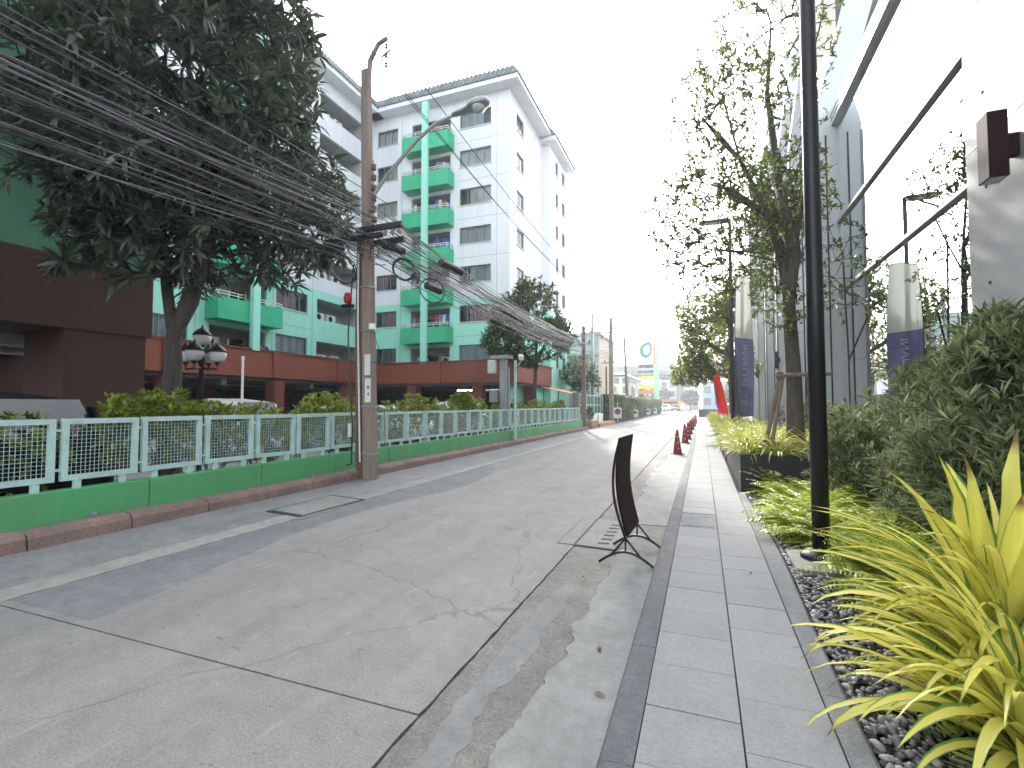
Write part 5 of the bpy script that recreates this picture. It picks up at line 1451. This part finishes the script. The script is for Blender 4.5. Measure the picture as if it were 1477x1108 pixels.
# wall light on the pier
wlm = thing('wall_light', (3.3, 7.05, 4.03), 'box-shaped dark up-and-down wall light on the concrete pier', 'wall light')
MB().box(3.02, 3.20, 6.93, 7.17, 4.03, 4.78).build('housing', M['maroon'], wlm, bevel=.006)
MB().box(3.18, 3.33, 6.99, 7.11, 4.28, 4.52).build('bracket', M['maroon'], wlm)
MB().box(3.04, 3.18, 6.95, 7.15, 4.026, 4.033).build('lens', M['chrome_lamp'], wlm)
for yy, xx in ((31.5, 2.9), (24.0, 2.9)):
    t = thing('wall_light', (xx, yy, 3), 'small black box light clipped to a pale facade fin', 'wall light', 'lights on the fins')
    MB().box(xx - .1, xx + .05, yy - 1.2, yy - 1.0, 3.0, 3.7).build('housing', M['black_metal'], t, bevel=.01); MB().box(xx + .05, xx + .12, yy - 1.15, yy - 1.05, 3.25, 3.45).build('bracket', M['black_metal'], t)

# ------------------------------------------------------------------ standing sign, cones
sg = thing('standing_sign', (-.69, 5.05, 0), 'dark maroon bowed sign board on two arched tripod feet at the roadside', 'sign')
m = MB(); n_ = 14
for j in range(n_ + 1):
    t = j / n_; z = .27 + .93 * t; bow = -.06 * math.sin(t * math.pi) + .015
    lx = -.035 * t
    for (yy, dx) in ((4.74, 0), (5.37, .03)):
        for th in (0, .022): m.v.append((-.705 + dx + bow + lx + th, yy - .12 * t, z))
for j in range(n_):
    a = j * 4; b = a + 4
    for f in ((a, a + 2, b + 2, b), (a + 1, b + 1, b + 3, a + 3), (a, b, b + 1, a + 1), (a + 2, a + 3, b + 3, b + 2)): m.f.append(f); m.m.append(0)
m.f += [(0, 1, 3, 2), (n_ * 4, n_ * 4 + 2, n_ * 4 + 3, n_ * 4 + 1)]; m.m += [0, 0]
m.build('board', M['maroon'], sg)
for yy, dx in ((4.74, 0), (5.37, .03)):
    m = MB(); m.tube([(-.694 + dx - .095 * math.sin(t * math.pi) + .015 - .035 * t, yy - .12 * t, .22 + .98 * t) for t in np.linspace(0, 1, 14)], .013, 6); m.build('upright', M['black_metal'], sg)
    f = MB(); cx = -.69 + dx
    f.tube([(cx - .25 + .5 * t, yy - .01, .012 + .115 * math.sin(t * math.pi)) for t in np.linspace(0, 1, 13)], .013, 6)
    for e_ in (-.14, 0, .14): f.tube([(cx, yy, .25), (cx + e_, yy - .01, .012 + .115 * math.sin((e_ + .25) / .5 * math.pi))], .010, 6)
    f.build('foot', M['black_metal'], sg)
MB().tube([(-.69, 4.74, .25), (-.66, 5.37, .25)], .012, 6).build('crossbar', M['black_metal'], sg)

def cone_proto():
    t = thing('traffic_cone', (0, 0, 0), 'faded red traffic cone in the row along the right kerb', 'traffic cone', 'cones along the kerb')
    b = MB(); s_ = .19
    b.prism([(s_ * math.cos(a) * (1.18 if k % 2 else 1), s_ * math.sin(a) * (1.18 if k % 2 else 1)) for k, a in enumerate(np.linspace(0, 2 * math.pi, 9)[:-1])], 0, .035); b.build('base', M['cone'], t, world=False, bevel=.006)
    MB().lathe([(.135, .034), (.125, .07), (.035, .72), (.03, .745), (.018, .745)], (0, 0, 0), 18).build('body', M['cone'], t, world=False, smooth=True)
    a0 = MB()
    for k in range(3):
        z = .17 + k * .18; r = .125 - (z - .07) * .1385 + .003; a0.lathe([(.022, 0), (.022, .006)], (.0, -r, z), 10, 'Y')
    a0.build('white_mark', M['signwhite'], t, world=False)
    return t
cp = cone_proto(); used = []
for (x, y_) in ((-.73, 15.9), (-.66, 20.6), (-.60, 22.9), (-.60, 27.0), (-.58, 31.5), (-.55, 36.5), (-.5, 42)): place(cp, used, (x, y_, .0), random.uniform(-.4, .4))

# ------------------------------------------------------------------ street furniture on the left
gl = thing('globe_lamp', (-9.5, 7.05, .02), 'black garden lamp with five frosted globes behind the hedge', 'lamp')
MB().lathe([(.12, .02), (.10, .1), (.05, .2), (.045, 2.3), (.09, 2.38), (.05, 2.5), (.04, 2.75)], (-9.5, 7.05, 0), 12).build('post', M['black_metal'], gl, smooth=True)
for k in range(5):
    if k < 4: a = k * math.pi / 2 + .5; gx, gy, gz = -9.5 + .30 * math.cos(a), 7.05 + .30 * math.sin(a), 2.52
    else: gx, gy, gz = -9.5, 7.05, 2.86
    if k < 4: MB().tube([(-9.5, 7.05, 2.25), (gx, gy, 2.22), (gx, gy, 2.36)], .022, 6).build('arm', M['black_metal'], gl)
    g_ = MB().lathe([(.05, -.15), (.13, -.11), (.165, -.02), (.165, .05)], (gx, gy, gz), 14).build('globe', M['paper'], gl, smooth=True)
    MB().lathe([(.175, .05), (.165, .09), (.11, .16), (.03, .21), (.01, .27)], (gx, gy, gz), 14).build('cap', M['black_metal'], g_, smooth=True)
    MB().lathe([(.005, -.24), (.03, -.2), (.07, -.15)], (gx, gy, gz), 10).build('finial', M['black_metal'], g_, smooth=True)
tp = MB(); tp.tube([(-8.0, 6.75, 0), (-8.12, 6.85, 2.35)], .022, 8); tp.tube([(-8.12, 6.85, 2.35), (-8.125, 6.853, 2.42)], .03, 8)
solo(tp, 'leaning_pipe', M['paper'], (-8.0, 6.75, 0), 'thin white pipe leaning up out of the hedge', 'pipe')
cctv = thing('camera_post', (-6.66, 17.6, .17), 'pale aqua post with white security camera in front of the fence', 'camera post')
MB().lathe([(.055, .17), (.055, 3.15), (.05, 3.2)], (-6.66, 17.6, 0), 12).build('post', M['fence'], cctv)
MB().tube([(-6.66, 17.6, 2.95), (-6.45, 17.4, 3.0), (-6.35, 17.35, 3.15)], .02, 6).build('arm', M['rail'], cctv)
MB().obox((-6.3, 17.25, 3.28), .17, .42, .16, Matrix.Rotation(.45, 3, 'Z') @ Matrix.Rotation(.3, 3, 'X')).build('camera', M['paper'], cctv, bevel=.02)
eb = thing('meter_post', (-7.5, 18.4, .02), 'concrete post carrying grey electrical boxes behind the fence', 'electrical post')
MB().box(-7.6, -7.38, 18.3, 18.5, .02, 3.35).build('post', M['loggia'], eb); MB().box(-7.95, -7.1, 18.1, 18.5, 3.36, 3.48).build('canopy', M['loggia'], eb)
MB().box(-8.05, -7.7, 18.05, 18.25, 2.75, 3.3).build('cover', M['rail'], eb, bevel=.05); MB().box(-7.95, -7.62, 18.05, 18.25, 1.6, 2.1).build('meter_box', M['galv'], eb, bevel=.01)
MB().tube([(-7.3, 18.25, .1), (-7.3, 18.25, 3.3)], .06, 8).tube([(-7.18, 18.25, .1), (-7.18, 18.25, 3.0)], .04, 8).build('conduit', M['galv'], eb)

# gate beyond the fence
gt = thing('mesh_gate', (-7.5, 35.5, .02), 'tall green mesh gate between pale pillar and bracketed pole', 'gate')
for y_, w in ((31.2, .22), (39.6, .14)): MB().box(-7.6 - w, -7.6 + w, y_ - w, y_ + w, .02, 2.3).build('pillar', M['leafwall'] if 'leafwall' in M else M['strip'], gt, bevel=.02)
M['net'] = surf('dark_green_mesh_panel', (.02, .11, .085), .7)
for k in range(3):
    y0 = 31.6 + k * 2.6
    m = MB()
    for z in (.8, 1.45, 2.15): m.box(-7.63, -7.57, y0, y0 + 2.5, z, z + .06)
    for yy in (y0, y0 + 1.2, y0 + 2.44): m.box(-7.625, -7.575, yy, yy + .06, .3, .8); m.box(-7.625, -7.575, yy, yy + .06, .86, 1.45); m.box(-7.625, -7.575, yy, yy + .06, 1.51, 2.15)
    f = m.build('gate_frame', M['fence'], gt)
    MB().box(-7.66, -7.64, y0 + .05, y0 + 2.45, .85, 2.15).build('mesh_panel', M['net'], f)
for k, y_ in enumerate((33.2, 35.4)): 
    m = MB(); m.prism([(-7.3, y_), (-6.95, y_), (-6.95, y_ + 1.5), (-7.3, y_ + 1.5)], .02, .85); solo(m, 'concrete_block', M['paper'], (-7.1, y_ + .7, .02), 'pale concrete barrier block standing before the green gate', 'barrier', 'blocks before the gate', bevel=.05)
M['terracotta'] = surf('terracotta_step', (.42, .24, .13), .85, .15, 2)
st = thing('entrance_step', (-6.8, 34, 0), 'low terracotta step along the road before the green gate', 'step')
MB().box(-7.2, -6.55, 31.0, 33.2, -.03, .45).build('high_step', M['terracotta'], st, bevel=.02); MB().box(-7.2, -6.45, 33.25, 39.5, -.03, .24).build('low_step', M['terracotta'], st, bevel=.02)
bush('potted_plant', 'small dark potted plant at the foot of the pale gate pillar', 'plant', (-6.9, 32, .45), [(-6.9, 32, .95, .35, .35, .35)], 60, 7, .16, .06, 'leaf_mid')

def roadside_sign(x, y_, zc, w, h, label, blue=True, group=None):
    t = thing('roadside_sign', (x, y_, 0), label, 'sign', group)
    MB().tube([(x, y_ + .03, -.02), (x, y_ + .03, zc + h)], .03, 8).build('post', M['rail'], t)
    b = MB().box(x - w / 2, x + w / 2, y_ - .02, y_, zc - h / 2, zc + h / 2).build('plate', M['signwhite'], t, bevel=.004)
    if blue:
        MB().lathe([(.0, -.024), (w * .40, -.024), (w * .40, -.02)], (x, y_ - .003, zc + .1), 20, 'Y').build('red_ring', M['signred'], b)
        MB().lathe([(.0, -.027), (w * .31, -.027), (w * .31, -.02)], (x, y_ - .004, zc + .1), 20, 'Y').build('blue_disc', M['signblue'], b)
        MB().obox((x, y_ - .033, zc + .1), w * .66, .004, .05, Matrix.Rotation(.785, 3, 'Y')).build('red_bar', M['signred'], b)
    else:
        MB().box(x - w * .3, x + w * .3, y_ - .026, y_ - .021, zc - .02, zc + h * .3).build('print', M['ink'], b)
    return t
roadside_sign(-6.35, 40.0, .85, .62, .85, 'white no-parking sign with blue disc at the pole foot')
for k, (x, y_) in enumerate(((-6.6, 53), (-6.6, 66), (-6.6, 76))): roadside_sign(x, y_, .6, .6, .75, 'small white notice board at the foot of the clipped hedge', False, 'notices along the hedge')

# clipped hedge: three blocks of leaf-covered box
for k, (y0, y1) in enumerate(((41.6, 56), (57, 74), (75, 92))):
    t = thing('clipped_hedge', (-7.4, (y0 + y1) / 2, .02), ('near', 'middle', 'last')[k] + ' block of the box-clipped green hedge along the road', 'hedge')
    MB().box(-8.0, -6.95, y0 + .15, y1 - .15, .02, 2.2).build('core', M['leafcore'] if 'leafcore' in M else M['net'], t)
    n = 5200 if k == 0 else 3600
    u = rng.uniform(0, 1, n); P = np.empty((n, 3)); Dn = np.zeros((n, 3))
    s1 = u < .62; s2 = (u >= .62) & (u < .85); s3 = u >= .85
    P[:, 1] = rng.uniform(y0, y1, n); P[:, 0] = -6.9 + rng.normal(0, .04, n); P[:, 2] = rng.uniform(.1, 2.25, n); Dn[:, 0] = 1
    P[s2, 0] = rng.uniform(-8.05, -6.88, s2.sum()); P[s2, 2] = 2.26 + rng.normal(0, .04, s2.sum()); Dn[s2] = (0, 0, 1)
    P[s3, 1] = y0 + .1 + rng.normal(0, .04, s3.sum()); P[s3, 0] = rng.uniform(-8.05, -6.88, s3.sum()); Dn[s3] = (0, -1, 0)
    V, F, T = whorls(P, Dn, 4, .16, .09, 1.1, .2)
    o = share(np_mesh('foliage', V - np.array(t.location), F, T, M['leaf_clip']), 'foliage', t, t.location); tag(o, kind='stuff')

# petrol-station pylon sign
py = thing('pylon_sign', (-9, 88, 0), 'tall petrol station pylon with green and blue drop emblem above the hedge', 'pylon sign')
M['pgreen'] = surf('pale_green_pylon_paint', (.30, .55, .36), .5); M['porange'] = surf('orange_sign_edge', (.6, .18, .04), .5); M['pgreen2'] = surf('green_emblem_print', (.0, .17, .06), .5); M['pblue'] = surf('teal_blue_emblem_print', (.0, .09, .22), .5)
M['pdark'] = surf('charcoal_sign_panel', (.05, .05, .07), .5); M['pyellow'] = surf('yellow_green_sign_strip', (.55, .55, .06), .5); M['dropblue'] = surf('pale_blue_emblem_print', (.45, .65, .78), .5)
fP = lambda u, z, d: (u, 88 - d, z)
def rrect(mb, u0, u1, z0, z1, r, d0, d1):
    pts = []
    for cx, cz, a0 in ((u1 - r, z1 - r, 0), (u0 + r, z1 - r, 1), (u0 + r, z0 + r, 2), (u1 - r, z0 + r, 3)):
        for a in np.linspace(0, math.pi / 2, 5): pts.append((cx + r * math.cos(a + a0 * math.pi / 2), cz + r * math.sin(a + a0 * math.pi / 2)))
    n = len(pts); vs_ = [fP(u, z, d0) for u, z in pts] + [fP(u, z, d1) for u, z in pts]
    return mb.add(vs_, [tuple(range(n)), tuple(range(2 * n - 1, n - 1, -1))] + [(i, (i + 1) % n, n + (i + 1) % n, n + i) for i in range(n)])
rrect(MB(), -10.35, -6.85, 7.0, 12.8, .5, -.35, .35).build('frame', M['pgreen'], py)
MB().box(-7.7, -6.9, 87.7, 88.3, 0, 7.2).build('post', M['pgreen'], py); MB().box(-10.0, -9.6, 87.8, 88.2, 0, 5).build('post', M['pgreen2'], py)
fc = rrect(MB(), -10.3, -7.75, 8.5, 12.65, .4, .352, .40).build('face_panel', M['signwhite'], py)
rrect(MB(), -7.74, -7.45, 8.5, 12.3, .1, .352, .39).build('edge_strip', M['porange'], py)
MB().box(-10.32, -7.75, 87.58, 87.64, 7.0, 8.45).build('dark_panel', M['pdark'], py)
for z, mt in ((6.2, 'pyellow'), (5.4, 'signwhite'), (4.6, 'pyellow'), (3.7, 'porange')): MB().box(-10.3, -7.72, 87.7, 87.9, z - .3, z + .3).build('price_panel', M[mt], py)
def drop(r, s, dy, mat, nm, off=0):
    m = MB(); pts = []
    for a in np.linspace(-math.pi, math.pi, 33)[:-1]:
        rr = r * (1 + .35 * max(0, math.cos(a - .55)) ** 6); pts.append((-9.02 + off + rr * math.sin(a) * s, 10.85 + off * .5 + rr * math.cos(a), ))
    m.add([fP(u, z, dy) for u, z in pts] + [fP(u, z, dy - .03) for u, z in pts], [tuple(range(32)), tuple(range(63, 31, -1))] + [(i, (i + 1) % 32, 32 + (i + 1) % 32, 32 + i) for i in range(32)]); return m.build(nm, mat, fc)
drop(1.25, .82, .432, M['pgreen2'], 'emblem'); drop(1.0, .8, .44, M['pblue'], 'emblem', .14); drop(.78, .74, .448, M['dropblue'], 'emblem', .16)
for txt, z, s_, mt, x in (('bangchak', 9.15, .55, M['pblue'], -9.02), ('inthanin', 7.7, .8, M['signwhite'], -9.02)):
    o = share(text_mesh(txt, s_, mt), 'lettering', py, (x, 87.55, z)); o.rotation_euler = (R(90), 0, 0)

# white shophouse behind the gate
sh = thing('shophouse', (-13.5, 50, 0), 'small white flat-roofed shophouse with cream flank behind the poles', 'building')
M['cream'] = surf('cream_wall_paint', (.62, .52, .40), .8, .1, 1); M['greyblock'] = surf('pale_blue_grey_wall_paint', (.45, .50, .53), .8, .1, 1)
fq = lambda u, z, d: (u, 46 - d, z)
w0, w1 = MB(), MB(); ops = []
for k in range(2):
    for j in range(3): ops.append((-17.5 + j * 2.8, -15.6 + j * 2.8, 1.2 + 3.2 * k, 2.6 + 3.2 * k))
wall_cells((w0, w1), fq, -18, -9, 0, 8.1, ops, 6.2); w0.build('lower_wall', M['white'], sh); w1.build('upper_wall', M['greyblock'], sh)
for o_ in ops: window(sh, fq, *o_, 2, False)
MB().box(-18, -9, 46.02, 54.5, 0, 8.08).build('flank_wall', M['cream'], sh); MB().box(-18.2, -8.8, 45.8, 54.7, 8.1, 8.35).build('roof_slab', M['galv'], sh); MB().box(-18.1, -8.85, 45.3, 45.98, 6.1, 6.25).build('canopy', M['galv'], sh)
aw = thing('awning', (-9.2, 35, 2.2), 'small orange awning on thin posts beyond the small tree', 'awning')
MB().add([(-10.5, 33, 2.7), (-8.2, 33, 2.2), (-8.2, 37, 2.2), (-10.5, 37, 2.7), (-10.5, 33, 2.75), (-8.2, 33, 2.25), (-8.2, 37, 2.25), (-10.5, 37, 2.75)], [(3, 2, 1, 0), (4, 5, 6, 7), (0, 1, 5, 4), (1, 2, 6, 5), (2, 3, 7, 6), (3, 0, 4, 7)]).build('canopy', M['porange'], aw)
for x, y_ in ((-8.3, 33.1), (-8.3, 36.9), (-10.4, 33.1), (-10.4, 36.9)): MB().tube([(x, y_, .02), (x, y_, 2.2 if x > -9 else 2.65)], .03, 6).build('post', M['rust'], aw)

# station canopy frames, elevated road, far buildings
ob = thing('elevated_road', (0, 150, 0), 'pale concrete elevated road crossing the far end of the street', 'bridge')
M['deck'] = surf('weathered_viaduct_concrete', (.26, .255, .25), .85, .1, .3, 5, .05)
MB().box(-90, 120, 146, 158, 10.2, 11.3).build('deck', M['deck'], ob); MB().box(-90, 120, 145.6, 145.95, 11.0, 12.9).build('parapet', M['deck'], ob); MB().box(-90, 120, 147, 157, 9.2, 10.19).build('girder', M['interior'], ob)
for x in (-62, -34, -6, 22, 50): MB().box(x - 1, x + 1, 151, 153, 0, 9.2).build('pier', M['deck'], ob)
def far_building(x0, x1, y0, d, h, mat, label, nx, nz):
    t = thing('far_building', ((x0 + x1) / 2, y0 + d / 2, 0), label, 'building')
    f = lambda u, z, d_: (u, y0 - d_, z); ops = []
    for i in range(nx):
        for k in range(nz):
            w = (x1 - x0) / nx; ops.append((x0 + w * (i + .18), x0 + w * (i + .82), 1.0 + (h - 1) / nz * (k + .1), 1.0 + (h - 1) / nz * (k + .7)))
    a, b = MB(), MB(); wall_cells((a, b), f, x0, x1, 0, h, ops, 999); a.box(x0, x1, y0 + .3, y0 + d, 0, h - .01); a.build('wall', mat, t)
    for o_ in ops: mbox(MB(), f, *o_, -.2, -.12).build('window', M['carglass'], t)
    MB().box(x0 - .3, x1 + .3, y0 - .3, y0 + d, h, h + .4).build('roof', M['galv'], t); return t
far_building(-30, -14, 170, 12, 9, M['cream'], 'cream low building beyond the elevated road', 5, 2)
far_building(-13, -1, 172, 10, 10, M['greyblock'], 'pale grey block with window rows beneath the elevated road', 5, 3)
M['teal'] = surf('teal_signboard_cladding', (.22, .50, .55), .6)
far_building(0, 16, 168, 10, 8.5, M['teal'], 'teal shop building beyond the elevated road', 5, 2)
far_building(-40, -20, 84, 14, 6, M['white'], 'low white station building behind the pylon', 5, 2)
fx_ = thing('canopy_frame', (-12, 70, 0), 'pale steel canopy frame of the petrol station behind the hedge', 'canopy')
MB().box(-20, -9.0, 62, 80, 4.9, 5.5).build('canopy', M['signwhite'], fx_); MB().box(-20.05, -8.95, 61.95, 80.05, 5.0, 5.25).build('stripe', M['pgreen2'], fx_)
for x, y_ in ((-9.6, 63), (-9.6, 71), (-9.6, 79), (-18, 63), (-18, 79)): MB().box(x - .2, x + .2, y_ - .2, y_ + .2, 0, 4.9).build('post', M['signwhite'], fx_)
for k, (x, y_, s_) in enumerate(((-11, 140, 1.0), (-3, 142, .8), (8, 138, 1.1), (15, 130, 1.2), (6, 100, .8), (-14, 118, .9), (11, 88, .9))):
    make_tree('distant_tree', 'distant street tree below the elevated road', (x, y_, 0), [[(x, y_, 0), (x, y_, 2 * s_), (x, y_, 4 * s_)]], [(x, y_, 4.2 * s_, 3 * s_, 3 * s_, 2.4 * s_)], 260, 6, .6, .3, 'leaf_mid', 'bark_dark', .02, .45, lump=1.2, group='distant trees', rmax=.25)

# ------------------------------------------------------------------ cars
def car(loc, rz, paint, label, kind='sedan', group=None):
    t = thing('parked_car' if 'parked' in label else 'car', (0, 0, 0), label, 'car', group)
    hb = 0 if kind == 'sedan' else .12
    st_ = [(-2.22, .42, .72, .66), (-2.1, .30, .94, .80), (-1.6, .24, .98, .86), (-.6, .22, .96, .88), (.5, .22, .94, .88), (1.1, .23, .92, .87), (1.8, .26, .80, .84), (2.12, .32, .68, .76), (2.24, .42, .56, .64)]
    rings = []
    for y_, zb, zt_, hw in st_:
        zt_ += hb * (.5 if y_ < 1.2 else .3)
        rings.append([(-hw * .92, y_, zb), (-hw, y_, zb + .12), (-hw * 1.01, y_, (zb + zt_) / 2), (-hw * .97, y_, zt_ - .06), (-hw * .86, y_, zt_), (0, y_, zt_ + .03), (hw * .86, y_, zt_), (hw * .97, y_, zt_ - .06), (hw * 1.01, y_, (zb + zt_) / 2), (hw, y_, zb + .12), (hw * .92, y_, zb)])
    body = MB().loft(rings).build('body', M['car_' + paint], t, smooth=True, world=False)
    cs = [(-1.85, .95, .70), (-1.15, 1.40, .60), (-.4, 1.47, .60), (.25, 1.44, .59), (1.15, .93, .72)] if kind == 'sedan' else [(-2.05, 1.0, .72), (-1.75, 1.55, .62), (-.4, 1.66, .62), (.35, 1.60, .60), (1.2, .98, .74)]
    rr = []
    for y_, z, hw in cs: rr.append([(-.80, y_ * .97 if abs(y_) < 1.2 else y_, .92), (-hw, y_, z - .05), (-hw * .8, y_, z), (hw * .8, y_, z), (hw, y_, z - .05), (.80, y_ * .97 if abs(y_) < 1.2 else y_, .92)])
    MB().loft(rr).build('roof', M['car_' + paint], t, smooth=False, world=False)
    g_ = MB()
    def q(*p): g_.add(p, [(0, 1, 2, 3)])
    for s_ in (-1, 1):
        for (ya, yb, za, zb_, h0, h1) in ((cs[1][0] - .15, cs[2][0] - .05, 1.0, cs[1][1] - .1, .1, .0), (cs[2][0] + .03, cs[3][0] + .1, 1.0, cs[3][1] - .12, 0, .25)):
            q((s_ * .812, ya - h0, 1.0), (s_ * .812, yb + h1, 1.0), (s_ * .645, yb, zb_), (s_ * .645, ya, zb_))
    a, b = cs[3], cs[4]
    e = .02
    q((-.68, b[0] - .02 + e, b[1] + .02 + e), (.68, b[0] - .02 + e, b[1] + .02 + e), (.52, a[0] + .05 + e, a[1] - .02 + e), (-.52, a[0] + .05 + e, a[1] - .02 + e))
    a, b = cs[1], cs[0]
    q((-.66, b[0] + .03 - e, b[1] + .02 + e), (.66, b[0] + .03 - e, b[1] + .02 + e), (.52, a[0] - .04 - e, a[1] - .02 + e), (-.52, a[0] - .04 - e, a[1] - .02 + e))
    g_.build('windows', M['carglass'], t, world=False)
    for sx in (-1, 1):
        for yw in (-1.38, 1.36):
            w = MB().lathe([(.20, -.1), (.30, -.1), (.325, -.06), (.325, .06), (.30, .1), (.20, .1)], (sx * .80, yw, .325), 18, 'X').build('wheel', M['tyre'], t, smooth=True, world=False)
            MB().lathe([(.0, .105), (.06, .11), (.19, .095), (.2, .05)] if sx > 0 else [(.2, -.05), (.19, -.095), (.06, -.11), (.0, -.105)], (sx * .80, yw, .325), 12, 'X').build('rim', M['rim'], w, world=False)
        MB().obox((sx * .62, 2.17, .66), .30, .08, .13, Matrix.Rotation(-sx * .3, 3, 'Z')).build('headlight', M['chrome_lamp'], t, world=False, bevel=.02)
        MB().obox((sx * .66, -2.15, .78), .28, .06, .14).build('tail_light', M['tail'], t, world=False, bevel=.02)
        MB().obox((sx * .93, .72, 1.0), .16, .1, .12).build('mirror', M['car_' + paint], t, world=False, bevel=.02)
    MB().box(-.45, .45, 2.235, 2.26, .45, .60).build('grille', M['tyre'], t, world=False); MB().box(-.25, .25, 2.262, 2.27, .38, .48).build('number_plate', M['signwhite'], t, world=False)
    t.location = loc; t.rotation_euler = (0, 0, rz)
    return t
car((-9.6, 3.55, .02), R(90), 'black', 'black car parked nose-in under the stilted building behind the fence', 'suv')
car((-13.2, 10.4, .02), R(80), 'white', 'white car parked behind the globe lamp', 'suv')
car((-12.5, 13.6, .02), R(85), 'silver', 'silver car parked under the podium edge beyond the hedge')
car((-12.2, 16.6, .02), R(92), 'white', 'white saloon parked behind the utility pole')
car((-12.3, 19.6, .02), R(90), 'red', 'red car parked among white ones behind the fence')
car((-12.3, 22.6, .02), R(88), 'white', 'white car parked beyond the red one', 'suv')
car((-17, 26.5, .02), R(88), 'grey', 'grey car parked in the dark mouth of the podium')
car((-3.4, 112, .0), R(180), 'white', 'white saloon driving towards us at the far end of the road')
car((-7.8, 118, .0), R(170), 'white', 'white car waiting beside the hedge end', 'suv')
car((-6, 124, .0), R(180), 'black', 'black car following behind the white saloon', 'suv')
car((3.3, 66, .02), R(90), 'blue', 'dark blue and white car parked beyond the low black planter', 'suv')
lr = thing('food_truck', (-7, 132, 0), 'small yellow truck with open stall body far down the street', 'truck')
M['tyellow'] = surf('yellow_truck_paint', (.62, .36, .03), .5)
MB().box(-9.5, -5.5, 131, 133.2, .6, 2.6).build('body', M['tyellow'], lr, bevel=.05); MB().box(-9.7, -5.3, 130.3, 133.4, 2.65, 2.85).build('roof', M['porange'], lr); MB().box(-5.45, -4.1, 131, 133.2, .6, 2.1).build('cab', M['tyellow'], lr, bevel=.1)
MB().box(-9.2, -5.8, 130.96, 131.0, 1.4, 2.3).build('hatch', M['dark'], lr)
for x in (-8.8, -4.8): MB().lathe([(.2, -.12), (.42, -.12), (.42, .12), (.2, .12)], (x, 131.1, .42), 14, 'Y').build('wheel', M['tyre'], lr)

# ------------------------------------------------------------------ air
hz = MB().box(-480, 480, -280, 480, -1.2, 31).build('haze', None)
hz.data.materials.clear()
hm = bpy.data.materials.new('thin_air'); hm.use_nodes = True
for nd in list(hm.node_tree.nodes):
    if nd.type != 'OUTPUT_MATERIAL': hm.node_tree.nodes.remove(nd)
pvn = hm.node_tree.nodes.new('ShaderNodeVolumePrincipled'); pvn.inputs['Color'].default_value = (.9, .94, 1, 1); pvn.inputs['Density'].default_value = .0012; pvn.inputs['Anisotropy'].default_value = .45
hm.node_tree.links.new(pvn.outputs[0], hm.node_tree.nodes['Material Output'].inputs['Volume'])
hz.data.materials.append(hm)
tag(hz, kind='stuff')
